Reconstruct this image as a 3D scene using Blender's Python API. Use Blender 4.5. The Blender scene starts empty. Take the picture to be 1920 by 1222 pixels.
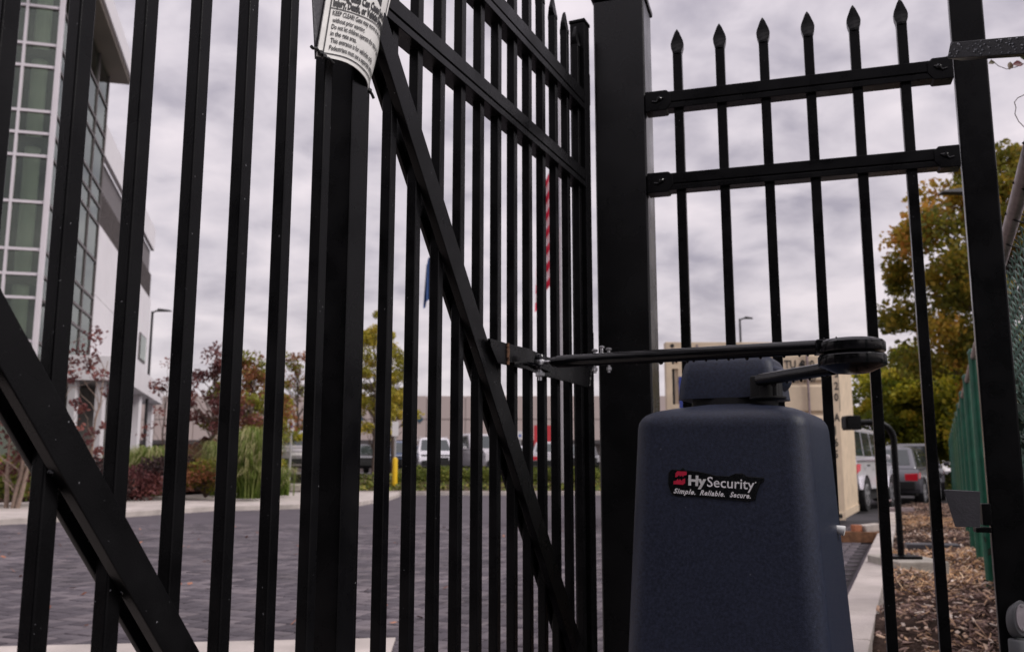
import bpy, bmesh, math, random
import numpy as np
from mathutils import Vector, Matrix
R = math.radians
S = bpy.context.scene
COL = S.collection

# ------------------------------------------------------------------ camera, sky, sun, exposure
H = 0.87                       # eye height
PITCH = R(9.0)
FPX = 1714.16                  # focal length for a 1920 px wide frame
cam = bpy.data.cameras.new('camera'); camo = bpy.data.objects.new('camera', cam); COL.objects.link(camo)
camo.location = (0, 0, H); camo.rotation_euler = (R(90) + PITCH, 0, 0)
cam.sensor_width = 36; cam.lens = 36 * FPX / 1920
cam.clip_start = 0.05; cam.clip_end = 3000
cam.dof.use_dof = True; cam.dof.focus_distance = 1.45; cam.dof.aperture_fstop = 8.5
S.camera = camo

SUN_EL, SUN_AZ = R(42), R(112)     # azimuth clockwise from +Y: behind and to the right of the camera
w = bpy.data.worlds.new('World'); S.world = w; w.use_nodes = True
nt = w.node_tree; nt.nodes.clear(); N = nt.nodes.new; L = nt.links.new
out = N('ShaderNodeOutputWorld')
bgs = N('ShaderNodeBackground'); sky = N('ShaderNodeTexSky'); sky.sky_type = 'NISHITA'; sky.sun_disc = False
sky.sun_elevation = SUN_EL; sky.sun_rotation = SUN_AZ
bgs.inputs['Strength'].default_value = 0.05
L(sky.outputs['Color'], bgs.inputs['Color'])
# overcast: a layer of cloud seen by direction, flattened towards the horizon like a real deck
tc = N('ShaderNodeTexCoord'); sep = N('ShaderNodeSeparateXYZ'); L(tc.outputs['Generated'], sep.inputs[0])
def wmath(op, a, b=None, clamp=False):
    n = N('ShaderNodeMath'); n.operation = op; n.use_clamp = clamp
    for i, v in enumerate((a, b)):
        if v is None: continue
        if isinstance(v, (int, float)): n.inputs[i].default_value = v
        else: L(v, n.inputs[i])
    return n.outputs[0]
zz = wmath('ADD', wmath('MAXIMUM', sep.outputs[2], 0.0), 0.24)
cx_ = wmath('DIVIDE', sep.outputs[0], zz); cy_ = wmath('DIVIDE', sep.outputs[1], zz)
cmb = N('ShaderNodeCombineXYZ'); L(cx_, cmb.inputs[0]); L(cy_, cmb.inputs[1])
n1 = N('ShaderNodeTexNoise'); n1.inputs['Scale'].default_value = 1.5; n1.inputs['Detail'].default_value = 7; n1.inputs['Roughness'].default_value = 0.55; n1.inputs['Distortion'].default_value = 0.35
n2 = N('ShaderNodeTexNoise'); n2.inputs['Scale'].default_value = 6.5; n2.inputs['Detail'].default_value = 8; n2.inputs['Distortion'].default_value = 0.3
L(cmb.outputs[0], n1.inputs['Vector']); L(cmb.outputs[0], n2.inputs['Vector'])
mixn = wmath('ADD', wmath('MULTIPLY', n1.outputs['Fac'], 0.60), wmath('MULTIPLY', n2.outputs['Fac'], 0.40))
rmp = N('ShaderNodeValToRGB'); L(mixn, rmp.inputs[0])
e = rmp.color_ramp.elements
e[0].position = 0.39; e[0].color = (0.39, 0.36, 0.42, 1)
e[1].position = 0.61; e[1].color = (0.79, 0.715, 0.755, 1)
m_ = e.new(0.50); m_.color = (0.62, 0.57, 0.62, 1)
# a little brighter and warmer near the horizon
hz = wmath('SUBTRACT', 1.0, wmath('MULTIPLY', wmath('MAXIMUM', sep.outputs[2], 0.0), 4.5), True)
mx = N('ShaderNodeMix'); mx.data_type = 'RGBA'; L(wmath('MULTIPLY', hz, 0.62), mx.inputs[0]); L(rmp.outputs[0], mx.inputs[6]); mx.inputs[7].default_value = (0.80, 0.715, 0.715, 1)
zen = wmath('ADD', 1.0, wmath('MULTIPLY', wmath('POWER', wmath('MAXIMUM', sep.outputs[2], 0.0), 2.0), 0.9))
bgc = N('ShaderNodeBackground'); L(mx.outputs[2], bgc.inputs['Color']); L(wmath('MULTIPLY', zen, 0.79), bgc.inputs['Strength'])
ms = N('ShaderNodeMixShader'); ms.inputs[0].default_value = 0.93
L(bgs.outputs[0], ms.inputs[1]); L(bgc.outputs[0], ms.inputs[2]); L(ms.outputs[0], out.inputs['Surface'])

sl = bpy.data.lights.new('sun', 'SUN'); sl.energy = 1.5; sl.angle = R(20); sl.color = (1.0, 0.96, 0.92)
so = bpy.data.objects.new('sun', sl); COL.objects.link(so)
dv = Vector((math.sin(SUN_AZ) * math.cos(SUN_EL), math.cos(SUN_AZ) * math.cos(SUN_EL), math.sin(SUN_EL)))
so.rotation_euler = dv.to_track_quat('Z', 'Y').to_euler(); so.location = (0, 0, 40)
vs = S.view_settings; vs.view_transform = 'Standard'; vs.look = 'None'; vs.exposure = 0.45; vs.gamma = 1; vs.use_curve_mapping = False

# ------------------------------------------------------------------ geometry of the view (to place things at their real spots)
CP, SP = math.cos(PITCH), math.sin(PITCH)
def ray(px, py):
    a, b = (px - 960) / FPX, (611 - py) / FPX
    return np.array([a, CP - b * SP, SP + b * CP])
def at(px, py, Y):
    d = ray(px, py); return np.array([0, 0, H]) + d * (Y / d[1])
def onz(px, py, z):
    d = ray(px, py); return np.array([0, 0, H]) + d * ((z - H) / d[2])
def zof(X, Y, py):
    t = (611 - py) / FPX; return H + (t * Y * CP + Y * SP) / (CP - t * SP)
def xat(px, Y):                # X of a point at eye level seen in column px
    return (px - 960) / FPX * CP * Y + 0.0

# ------------------------------------------------------------------ helpers
def tag(o, label=None, cat=None, group=None, kind=None):
    if label: o['label'] = label
    if cat: o['category'] = cat
    if group: o['group'] = group
    if kind: o['kind'] = kind
    return o
def wloc(o):
    v = Vector((0, 0, 0))
    while o is not None: v += o.location; o = o.parent
    return v
def empty(name, loc=(0, 0, 0), **k):
    o = bpy.data.objects.new(name, None); COL.objects.link(o); o.location = loc; o.empty_display_size = 0.1
    tag(o, **k); return o
def link(name, me, mats, parent=None, local=False):
    for m in (mats if isinstance(mats, (list, tuple)) else [mats]): me.materials.append(m)
    o = bpy.data.objects.new(name, me); COL.objects.link(o)
    if parent is not None:
        o.parent = parent
        if not local:
            v = wloc(parent)
            me.transform(Matrix.Translation(-v))
    return o
def copy_tree(o, parent=None):
    c = o.copy(); COL.objects.link(c); c.parent = parent
    for ch in o.children: copy_tree(ch, c)
    return c
class MB:
    def __init__(s): s.v = []; s.f = []; s.mi = []
    def add(s, V, F, mi=0):
        b = len(s.v); s.v += [tuple(map(float, p)) for p in V]; s.f += [tuple(i + b for i in f) for f in F]; s.mi += [mi] * len(F); return s
    def hexa(s, P, mi=0):       # 8 points: bottom 0-3 ccw, top 4-7
        return s.add(P, [(3, 2, 1, 0), (4, 5, 6, 7), (0, 1, 5, 4), (1, 2, 6, 5), (2, 3, 7, 6), (3, 0, 4, 7)], mi)
    def box(s, a, b, mi=0):
        x0, y0, z0 = a; x1, y1, z1 = b
        return s.hexa([(x0, y0, z0), (x1, y0, z0), (x1, y1, z0), (x0, y1, z0), (x0, y0, z1), (x1, y0, z1), (x1, y1, z1), (x0, y1, z1)], mi)
    def obox(s, c, ax, ay, az, mi=0):
        c, ax, ay, az = [np.array(t, float) for t in (c, ax, ay, az)]
        P = [c - ax - ay - az, c + ax - ay - az, c + ax + ay - az, c - ax + ay - az, c - ax - ay + az, c + ax - ay + az, c + ax + ay + az, c - ax + ay + az]
        return s.hexa(P, mi)
    def prism(s, poly, off, mi=0):   # poly: list of 3d points, extruded by off
        n = len(poly); A = [np.array(p, float) for p in poly]; B = [p + np.array(off, float) for p in A]
        F = [tuple(range(n))[::-1], tuple(range(n, 2 * n))] + [(i, (i + 1) % n, n + (i + 1) % n, n + i) for i in range(n)]
        return s.add(A + B, F, mi)
    def tube(s, pts, r, seg=12, cap=True, mi=0):
        pts = [Vector(p) for p in pts]; n = len(pts)
        rs = r if isinstance(r, (list, tuple)) else [r] * n
        V = []; F = []; up = None
        for i, p in enumerate(pts):
            d = (pts[min(i + 1, n - 1)] - pts[max(i - 1, 0)]).normalized()
            if up is None: up = d.orthogonal().normalized()
            up = (up - d * up.dot(d)).normalized(); sd = d.cross(up)
            for k in range(seg):
                a = 2 * math.pi * k / seg; V.append(p + (up * math.cos(a) + sd * math.sin(a)) * rs[i])
        for i in range(n - 1):
            for k in range(seg):
                a, b = i * seg + k, i * seg + (k + 1) % seg; F.append((a, b, b + seg, a + seg))
        if cap: F += [tuple(range(seg))[::-1], tuple(range((n - 1) * seg, n * seg))]
        return s.add(V, F, mi)
    def lathe(s, c, prof, seg=24, axis='z', mi=0):
        V = []; F = []; n = len(prof)
        for (r, h) in prof:
            for k in range(seg):
                a = 2 * math.pi * k / seg
                q = (r * math.cos(a), r * math.sin(a), h)
                if axis == 'y': q = (q[0], q[2], q[1])
                if axis == 'x': q = (q[2], q[0], q[1])
                V.append((c[0] + q[0], c[1] + q[1], c[2] + q[2]))
        for i in range(n - 1):
            for k in range(seg):
                a, b = i * seg + k, i * seg + (k + 1) % seg; F.append((a, b, b + seg, a + seg))
        F += [tuple(range(seg))[::-1], tuple(range((n - 1) * seg, n * seg))]
        return s.add(V, F, mi)
    def loft(s, rings, mi=0):
        n = len(rings[0]); V = [p for r in rings for p in r]; F = []
        for i in range(len(rings) - 1):
            for k in range(n):
                a, b = i * n + k, i * n + (k + 1) % n; F.append((a, b, b + n, a + n))
        F += [tuple(range(n))[::-1], tuple(range((len(rings) - 1) * n, len(rings) * n))]
        return s.add(V, F, mi)
    def build(s, name, mats, parent=None, bevel=0, bseg=2, smooth=False, local=False, angle=35):
        me = bpy.data.meshes.new(name); me.from_pydata(s.v, [], s.f); me.update()
        for p, m in zip(me.polygons, s.mi): p.material_index = m
        bm = bmesh.new(); bm.from_mesh(me); bmesh.ops.recalc_face_normals(bm, faces=bm.faces)
        if bevel:
            es = [e_ for e_ in bm.edges if len(e_.link_faces) == 2 and e_.calc_face_angle(0) > R(25)]
            bmesh.ops.bevel(bm, geom=es, offset=bevel, segments=bseg, affect='EDGES', clamp_overlap=True, profile=0.5)
        if smooth or bevel:
            for f in bm.faces: f.smooth = True
            for e_ in bm.edges:
                if len(e_.link_faces) == 2 and e_.calc_face_angle(0) > R(angle): e_.smooth = False
        bm.to_mesh(me); bm.free()
        o = link(name, me, mats, parent, local)
        if bevel:
            wn = o.modifiers.new('weighted_normals', 'WEIGHTED_NORMAL'); wn.weight = 80; wn.keep_sharp = True
        return o
def fast_mesh(name, V, F, tint=None, smooth=False):
    V = np.asarray(V, np.float32); F = np.asarray(F, np.int32); k = F.shape[1]
    me = bpy.data.meshes.new(name); me.vertices.add(len(V)); me.vertices.foreach_set('co', V.ravel())
    me.loops.add(F.size); me.loops.foreach_set('vertex_index', F.ravel())
    me.polygons.add(len(F)); me.polygons.foreach_set('loop_start', np.arange(0, F.size, k, dtype=np.int32))
    me.polygons.foreach_set('loop_total', np.full(len(F), k, np.int32))
    if tint is not None:
        a = me.attributes.new('tint', 'FLOAT', 'POINT'); a.data.foreach_set('value', np.asarray(tint, np.float32))
    me.update(calc_edges=True); me.validate()
    if smooth: me.shade_smooth()
    return me

# ------------------------------------------------------------------ materials
def mat(name, col, rough=0.5, metal=0, var=0.15, vscale=8, bump=0, bscale=60, spec=0.5, chips=0, chipcol=(.4, .4, .42), coat=0, bdist=0.01, rvar=0.0):
    m = bpy.data.materials.new(name); m.use_nodes = True; t = m.node_tree; b = t.nodes['Principled BSDF']
    b.inputs['Roughness'].default_value = rough; b.inputs['Metallic'].default_value = metal; b.inputs['Specular IOR Level'].default_value = spec
    if coat: b.inputs['Coat Weight'].default_value = coat; b.inputs['Coat Roughness'].default_value = 0.15
    c = t.nodes.new('ShaderNodeTexCoord'); n = t.nodes.new('ShaderNodeTexNoise'); n.inputs['Scale'].default_value = vscale; n.inputs['Detail'].default_value = 6
    t.links.new(c.outputs['Object'], n.inputs['Vector'])
    r = t.nodes.new('ShaderNodeMapRange'); r.inputs[1].default_value = 0.25; r.inputs[2].default_value = 0.75; r.inputs[3].default_value = 1 - var; r.inputs[4].default_value = 1 + var
    t.links.new(n.outputs['Fac'], r.inputs[0])
    hsv = t.nodes.new('ShaderNodeHueSaturation'); hsv.inputs['Color'].default_value = (*col, 1); t.links.new(r.outputs[0], hsv.inputs['Value'])
    last = hsv.outputs[0]
    if chips:
        v = t.nodes.new('ShaderNodeTexNoise'); v.inputs['Scale'].default_value = 170; v.inputs['Detail'].default_value = 1; t.links.new(c.outputs['Object'], v.inputs['Vector'])
        mr = t.nodes.new('ShaderNodeMapRange'); mr.inputs[1].default_value = 0.80 - chips; mr.inputs[2].default_value = 0.825 - chips; t.links.new(v.outputs['Fac'], mr.inputs[0])
        mm = t.nodes.new('ShaderNodeMix'); mm.data_type = 'RGBA'; t.links.new(mr.outputs[0], mm.inputs[0]); t.links.new(last, mm.inputs[6]); mm.inputs[7].default_value = (*chipcol, 1); last = mm.outputs[2]
    t.links.new(last, b.inputs['Base Color'])
    if rvar:
        r2 = t.nodes.new('ShaderNodeMapRange'); r2.inputs[1].default_value = .3; r2.inputs[2].default_value = .7; r2.inputs[3].default_value = max(0.03, rough - rvar); r2.inputs[4].default_value = rough + rvar
        t.links.new(n.outputs['Fac'], r2.inputs[0]); t.links.new(r2.outputs[0], b.inputs['Roughness'])
    if bump:
        n3 = t.nodes.new('ShaderNodeTexNoise'); n3.inputs['Scale'].default_value = bscale; n3.inputs['Detail'].default_value = 4; t.links.new(c.outputs['Object'], n3.inputs['Vector'])
        bp = t.nodes.new('ShaderNodeBump'); bp.inputs['Strength'].default_value = bump; bp.inputs['Distance'].default_value = bdist
        t.links.new(n3.outputs['Fac'], bp.inputs['Height']); t.links.new(bp.outputs[0], b.inputs['Normal'])
    return m
def tintmat(name, stops, rough=0.6, trans=0.0, bump=0, bscale=60, spec=0.3, blot=0):
    m = bpy.data.materials.new(name); m.use_nodes = True; t = m.node_tree; b = t.nodes['Principled BSDF']; b.inputs['Roughness'].default_value = rough
    b.inputs['Specular IOR Level'].default_value = spec
    a = t.nodes.new('ShaderNodeAttribute'); a.attribute_name = 'tint'; cr = t.nodes.new('ShaderNodeValToRGB'); t.links.new(a.outputs['Fac'], cr.inputs[0])
    el = cr.color_ramp.elements
    el[0].position = stops[0][0]; el[0].color = (*stops[0][1], 1); el[1].position = stops[-1][0]; el[1].color = (*stops[-1][1], 1)
    for p, c in stops[1:-1]: q = el.new(p); q.color = (*c, 1)
    t.links.new(cr.outputs[0], b.inputs['Base Color'])
    if blot:
        ge = t.nodes.new('ShaderNodeNewGeometry'); no = t.nodes.new('ShaderNodeTexNoise'); no.inputs['Scale'].default_value = .9; no.inputs['Detail'].default_value = 8; no.inputs['Distortion'].default_value = .6
        t.links.new(ge.outputs['Position'], no.inputs['Vector']); mr = t.nodes.new('ShaderNodeMapRange'); mr.inputs[1].default_value = .3; mr.inputs[2].default_value = .7; mr.inputs[3].default_value = 1 - blot; mr.inputs[4].default_value = 1 + blot
        t.links.new(no.outputs['Fac'], mr.inputs[0]); hs = t.nodes.new('ShaderNodeHueSaturation'); t.links.new(cr.outputs[0], hs.inputs['Color']); t.links.new(mr.outputs[0], hs.inputs['Value']); t.links.new(hs.outputs[0], b.inputs['Base Color'])
    if bump:
        c = t.nodes.new('ShaderNodeTexCoord'); n3 = t.nodes.new('ShaderNodeTexNoise'); n3.inputs['Scale'].default_value = bscale; t.links.new(c.outputs['Object'], n3.inputs['Vector']); n3.inputs['Detail'].default_value = 5
        bp = t.nodes.new('ShaderNodeBump'); bp.inputs['Strength'].default_value = bump; bp.inputs['Distance'].default_value = .01
        t.links.new(n3.outputs['Fac'], bp.inputs['Height']); t.links.new(bp.outputs[0], b.inputs['Normal'])
    if trans:
        o = [n for n in t.nodes if n.type == 'OUTPUT_MATERIAL'][0]; tr = t.nodes.new('ShaderNodeBsdfTranslucent'); t.links.new(cr.outputs[0], tr.inputs[0])
        mxs = t.nodes.new('ShaderNodeMixShader'); mxs.inputs[0].default_value = trans; t.links.new(b.outputs[0], mxs.inputs[1]); t.links.new(tr.outputs[0], mxs.inputs[2]); t.links.new(mxs.outputs[0], o.inputs['Surface'])
    return m
M = {}
M['black'] = mat('black_powder_coat', (.0042, .0041, .0046), .29, 0, .3, 14, .12, 500, spec=.22, chips=.0, rvar=.13, bdist=.002)
M['chip'] = mat('black_coat_chipped', (.0042, .0041, .0046), .29, 0, .3, 14, .12, 500, spec=.22, chips=.016, chipcol=(.16, .16, .17), rvar=.13, bdist=.002)
M['postm'] = mat('glossy_post_paint', (.0048, .0047, .0052), .27, 0, .3, 9, .08, 420, spec=.42, rvar=.08, bdist=.002)
M['gloss'] = mat('black_gloss_arm', (.004, .004, .005), .15, 0, .3, 30, .05, 300, spec=.38, rvar=.06, bdist=.001)
M['op'] = mat('blue_grey_moulded_plastic', (.021, .027, .050), .43, 0, .42, 190, .5, 620, spec=.38, rvar=.05, chips=.004, chipcol=(.10, .10, .12), bdist=.0012)
M['steel'] = mat('zinc_plated_steel', (.55, .55, .56), .3, 1, .3, 60, .1, 300)
M['rust'] = mat('rusty_weld', (.10, .045, .02), .8, 0, .7, 160, .8, 400, bdist=.003)
M['plate'] = mat('grey_sheet_metal', (.062, .060, .068), .5, .2, .2, 25, .1, 200)
M['sign'] = mat('weathered_white_sign', (.74, .73, .70), .45, 0, .10, 25, .1, 60, chips=.0)
M['ink'] = mat('black_ink', (.012, .012, .012), .5, 0, .2, 60)
M['tie'] = mat('black_cable_tie', (.01, .01, .01), .4)
M['badge'] = mat('glossy_black_badge', (.005, .006, .007), .2, 0, .3, 60, .3, 150, bdist=.003)
M['white'] = mat('white_letter', (.95, .93, .93), .35, 0, .08, 100)
M['red'] = mat('red_letter', (.62, .02, .06), .4, 0, .2, 100)
M['silver'] = mat('silver_letter', (.80, .80, .78), .35, 0, .15, 100)
M['conc'] = mat('pale_concrete', (.46, .41, .38), .85, 0, .30, 2.2, .5, 60, spec=.2)
M['conc2'] = mat('footing_concrete', (.36, .33, .29), .85, 0, .25, 9, .6, 80, spec=.2)
M['asph'] = mat('asphalt', (.058, .054, .058), .85, 0, .3, .8, .5, 120, spec=.3)
M['soil'] = mat('soil', (.055, .035, .027), .95, 0, .5, 12, 1, 30, spec=.1, bdist=.03)
M['pave0'] = mat('paver_bedding', (.085, .072, .083), .85, 0, .25, 1.5, .5, 20, spec=.3)
M['cream'] = mat('cream_container_paint', (.62, .50, .36), .5, 0, .16, 4.5, .15, 40, chips=.0)
M['creamd'] = mat('cream_door_panel', (.62, .50, .36), .5, 0, .12, 4, .15, 40)
M['dark'] = mat('dark_rubber_gap', (.008, .008, .008), .7)
M['tyre'] = mat('tyre_rubber', (.012, .012, .013), .75, 0, .3, 30, .4, 80)
M['rim'] = mat('alloy_rim', (.6, .6, .62), .3, .8, .1, 30)
M['glass'] = mat('car_glass', (.035, .045, .045), .06, 0, .2, 4, spec=.9)
M['chrome'] = mat('chrome_trim', (.7, .7, .72), .15, 1, .05, 30)
M['tail'] = mat('red_tail_lamp', (.55, .01, .025), .15, 0, .1, 30)
M['lampg'] = mat('head_lamp_glass', (.6, .62, .65), .08, .3, .1, 30)
M['wood'] = mat('old_timber', (.20, .095, .045), .8, 0, .45, 20, .5, 60)
M['stone'] = mat('pale_stone', (.5, .45, .40), .85, 0, .2, 15, .5, 60)
M['green'] = mat('green_vinyl', (.006, .085, .048), .38, 0, .3, 12)
M['wire'] = mat('highlit_green_wire', (.10, .19, .15), .3, 0, .6, 30, spec=.7)  # lighter than the posts: wire highlights are put into the colour
M['galv'] = mat('galvanised_pipe', (.30, .24, .24), .45, .5, .35, 25, .2, 80)
M['pvc'] = mat('grey_conduit', (.17, .175, .18), .5, 0, .12, 25, .1, 100)
M['bark'] = mat('bark', (.10, .07, .055), .9, 0, .4, 15, .8, 40)
M['bark2'] = mat('pale_bark', (.26, .19, .15), .9, 0, .3, 15, .5, 40)
M['bwhite'] = mat('white_metal_cladding', (.70, .67, .69), .4, 0, .05, .7, .03, 10)
M['mull'] = mat('white_mullion', (.66, .62, .65), .4, 0, .05, 1)
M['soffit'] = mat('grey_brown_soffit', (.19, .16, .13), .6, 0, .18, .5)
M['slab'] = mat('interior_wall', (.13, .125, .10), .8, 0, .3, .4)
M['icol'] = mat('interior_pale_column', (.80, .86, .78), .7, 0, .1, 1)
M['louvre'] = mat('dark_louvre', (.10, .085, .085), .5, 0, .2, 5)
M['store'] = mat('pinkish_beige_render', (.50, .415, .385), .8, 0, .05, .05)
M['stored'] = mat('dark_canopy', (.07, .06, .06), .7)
M['blue'] = mat('blue_panel', (.02, .04, .22), .5)
M['teal'] = mat('dark_teal_emblem', (.03, .07, .10), .6)
M['bluesign'] = mat('blue_symbol', (.01, .10, .50), .5)
M['yellow'] = mat('yellow_bollard_paint', (.75, .47, .01), .4, 0, .1, 10)
M['signw'] = mat('white_sign_face', (.72, .70, .70), .4, 0, .05, 10)
M['pole'] = mat('dark_bronze_pole', (.022, .020, .022), .4)
M['post'] = mat('grey_sign_post', (.42, .41, .42), .5, .5)
M['redaw'] = mat('red_shopfront', (.55, .04, .05), .5, 0, .1, 1)
M['drop'] = mat('water_drop', (.16, .17, .19), .03, 0, .1, 50, spec=1)
def glassmat():
    m = bpy.data.materials.new('green_window_glass'); m.use_nodes = True; t = m.node_tree; t.nodes.clear()
    o = t.nodes.new('ShaderNodeOutputMaterial'); a = t.nodes.new('ShaderNodeBsdfTransparent'); a.inputs[0].default_value = (.78, .82, .75, 1)
    g = t.nodes.new('ShaderNodeBsdfGlossy'); g.inputs['Color'].default_value = (.82, .9, .85, 1); g.inputs['Roughness'].default_value = .03
    f = t.nodes.new('ShaderNodeFresnel'); f.inputs[0].default_value = 1.75
    x = t.nodes.new('ShaderNodeMixShader'); t.links.new(f.outputs[0], x.inputs[0]); t.links.new(a.outputs[0], x.inputs[1]); t.links.new(g.outputs[0], x.inputs[2]); t.links.new(x.outputs[0], o.inputs[0]); return m
M['bglass'] = glassmat()
M['paver'] = tintmat('concrete_paver', [(0, (.060, .050, .060)), (.5, (.100, .086, .098)), (1, (.155, .132, .142))], .78, 0, .6, 90, blot=.28)
M['mulch'] = tintmat('wood_mulch', [(0, (.030, .016, .013)), (.35, (.13, .075, .062)), (.65, (.30, .20, .165)), (.85, (.55, .34, .20)), (1, (.75, .64, .56))], .85)
M['straw'] = tintmat('dry_grass', [(0, (.46, .24, .10)), (.6, (.70, .42, .22)), (1, (.80, .60, .40))], .8)
M['leaf_orange'] = tintmat('autumn_leaf_orange', [(0, (.06, .075, .012)), (.4, (.20, .19, .025)), (.75, (.46, .30, .04)), (1, (.60, .26, .06))], .6, .5)
M['leaf_green'] = tintmat('leaf_yellow_green', [(0, (.04, .06, .006)), (.5, (.17, .19, .015)), (.85, (.50, .44, .035)), (1, (.62, .42, .05))], .6, .5)
M['leaf_yellow'] = tintmat('leaf_yellow', [(0, (.14, .14, .02)), (.5, (.36, .32, .035)), (1, (.60, .44, .06))], .6, .35)
M['leaf_red'] = tintmat('leaf_dark_red', [(0, (.05, .02, .022)), (.5, (.17, .06, .06)), (1, (.34, .13, .10))], .6, .3)
M['leaf_rg'] = tintmat('leaf_red_green', [(0, (.09, .09, .015)), (.45, (.26, .27, .03)), (.6, (.22, .09, .05)), (1, (.42, .17, .07))], .6, .35)
M['bush_dark'] = tintmat('dark_purple_shrub', [(0, (.012, .008, .008)), (1, (.065, .030, .028))], .7, .1)
M['hedge'] = tintmat('low_green_shrub', [(0, (.03, .045, .008)), (.6, (.15, .19, .03)), (1, (.33, .28, .06))], .7, .2)
M['bush_green'] = tintmat('dark_green_leaf', [(0, (.004, .010, .006)), (1, (.022, .045, .022))], .6, .15)
M['grassy'] = tintmat('ornamental_grass', [(0, (.05, .09, .012)), (.5, (.16, .23, .035)), (1, (.50, .42, .24))], .7, .3)
M['bed'] = tintmat('bed_litter', [(0, (.07, .028, .02)), (.6, (.24, .09, .055)), (1, (.50, .24, .15))], .85)

for k_ in ('black', 'chip'):
    b_ = M[k_].node_tree.nodes['Principled BSDF']; b_.inputs['IOR'].default_value = 1.24; b_.inputs['Specular IOR Level'].default_value = .5
# ------------------------------------------------------------------ ground, roads, kerbs
AZR = R(23.4)                         # the lane, the swing gate and the kerb all run this way
ld = np.array([math.sin(AZR), math.cos(AZR)]); ln = np.array([math.cos(AZR), -math.sin(AZR)])
def kerb_x(Y): return 1.51 + 0.4275 * (Y - 4.04)     # right edge of the kerb
def rise(X, Y):
    t = np.clip((Y - 35.3) / 3.8, 0, 1); return 0.75 * t * t * (3 - 2 * t) 
gx = np.concatenate([np.linspace(-400, -60, 8), np.linspace(-50, 50, 41), np.linspace(60, 400, 8)]); gy = np.concatenate([np.linspace(-60, 20, 9), np.linspace(22, 34, 7), np.linspace(35, 40, 21), np.linspace(50, 900, 14)])
V = []; 
for y_ in gy:
    for x_ in gx: V.append((x_, y_, -0.03 + float(rise(x_, y_))))
F = [(j * len(gx) + i, j * len(gx) + i + 1, (j + 1) * len(gx) + i + 1, (j + 1) * len(gx) + i) for j in range(len(gy) - 1) for i in range(len(gx) - 1)]
tag(link('ground', fast_mesh('ground', V, F), M['asph']), kind='structure')
# paved road: bedding sheet + real pavers where they can be told apart
rp = [(-30, 0.2, -.012), (kerb_x(.2) - .19, 0.2, -.012), (kerb_x(13) - .19, 13, -.012), (6, 34, -.012), (-30, 34, -.012)]
rp2 = MB(); rp2.add(rp, [(0, 1, 2, 3, 4)])
js = MB(); js.add([(-12, 2.6, -.0115), (kerb_x(2.6) - .3, 2.6, -.0115), (kerb_x(15.3) - .3, 15.3, -.0115), (-12, 15.3, -.0115)], [(0, 1, 2, 3)])
road = tag(rp2.build('road', M['pave0']), kind='structure')
js.build('joint_sand', mat('dark_joint_sand', (.022, .018, .020), .9, 0, .4, 30), road)
rng = np.random.default_rng(4)
ca, sa = math.cos(R(-23.4)), math.sin(R(-23.4))
U_ = .105; pw, pd = 2 * U_, U_
cells = []
for a_ in range(-260, 260):
    for b_ in range(-140, 140):
        ox, oy = a_ + 2 * b_, a_ - 2 * b_
        for (ux, uy, q_) in ((ox + 1, oy + .5, 0), (ox + .5, oy + 2, 1)):
            u, v = ux * U_, uy * U_; x = u * ca - v * sa; y = u * sa + v * ca
            if y < 4.15 or y > 15.5 or x > kerb_x(y) - .40 or x < -0.62 * y - 1.5: continue
            cells.append((x, y, q_))
cells = np.array(cells); cells = cells[np.argsort(np.hypot(cells[:, 0] + .8, cells[:, 1]))]
hx, hy = pw / 2 - .0065, pd / 2 - .0065
top = np.array([(-hx + .004, -hy + .004, 0), (hx - .004, -hy + .004, 0), (hx - .004, hy - .004, 0), (-hx + .004, hy - .004, 0), (-hx, -hy, -.004), (hx, -hy, -.004), (hx, hy, -.004), (-hx, hy, -.004), (-hx, -hy, -.03), (hx, -hy, -.03), (hx, hy, -.03), (-hx, hy, -.03)])
PF = [(0, 1, 2, 3)] + [(a, b, b + 4, a + 4)[::-1] for a, b in ((0, 1), (1, 2), (2, 3), (3, 0))] + [(a, b, b + 4, a + 4)[::-1] for a, b in ((4, 5), (5, 6), (6, 7), (7, 4))]
PF = [(0, 1, 2, 3)] + [(4 + a, 4 + b, b, a) for a, b in ((0, 1), (1, 2), (2, 3), (3, 0))] + [(8 + a, 8 + b, 4 + b, 4 + a) for a, b in ((0, 1), (1, 2), (2, 3), (3, 0))]
rotm = np.array([[ca, -sa, 0], [sa, ca, 0], [0, 0, 1]])
tr = top @ rotm.T
pmesh = []
for q in range(10):
    me = fast_mesh('paver', tr, PF, np.full(12, q / 9)); me.materials.append(M['paver']); pmesh.append(me)
singles = cells[:300]
for k, (x, y, q_) in enumerate(singles):
    o = bpy.data.objects.new('paver', pmesh[int(rng.integers(10))]); COL.objects.link(o); o.parent = road
    o.location = (x, y, rng.normal(0, .0012)); o.rotation_euler = (rng.normal(0, .006), rng.normal(0, .006), rng.normal(0, .008) + q_ * math.pi / 2)
rest = cells[300:]; n = len(rest)
off = np.stack([rest[:, 0], rest[:, 1], rng.normal(0, .0012, n)], 1)
trv = np.stack([-tr[:, 1], tr[:, 0], tr[:, 2]], 1)
V = (np.where(rest[:, 2][:, None, None] > .5, trv[None], tr[None]) + off[:, None]).reshape(-1, 3); F = (np.array(PF)[None] + 12 * np.arange(n)[:, None, None]).reshape(-1, 4)
o = link('paver', fast_mesh('paver', V, F, np.repeat(rng.random(n), 12)), M['paver'], road); tag(o, kind='stuff')
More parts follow.
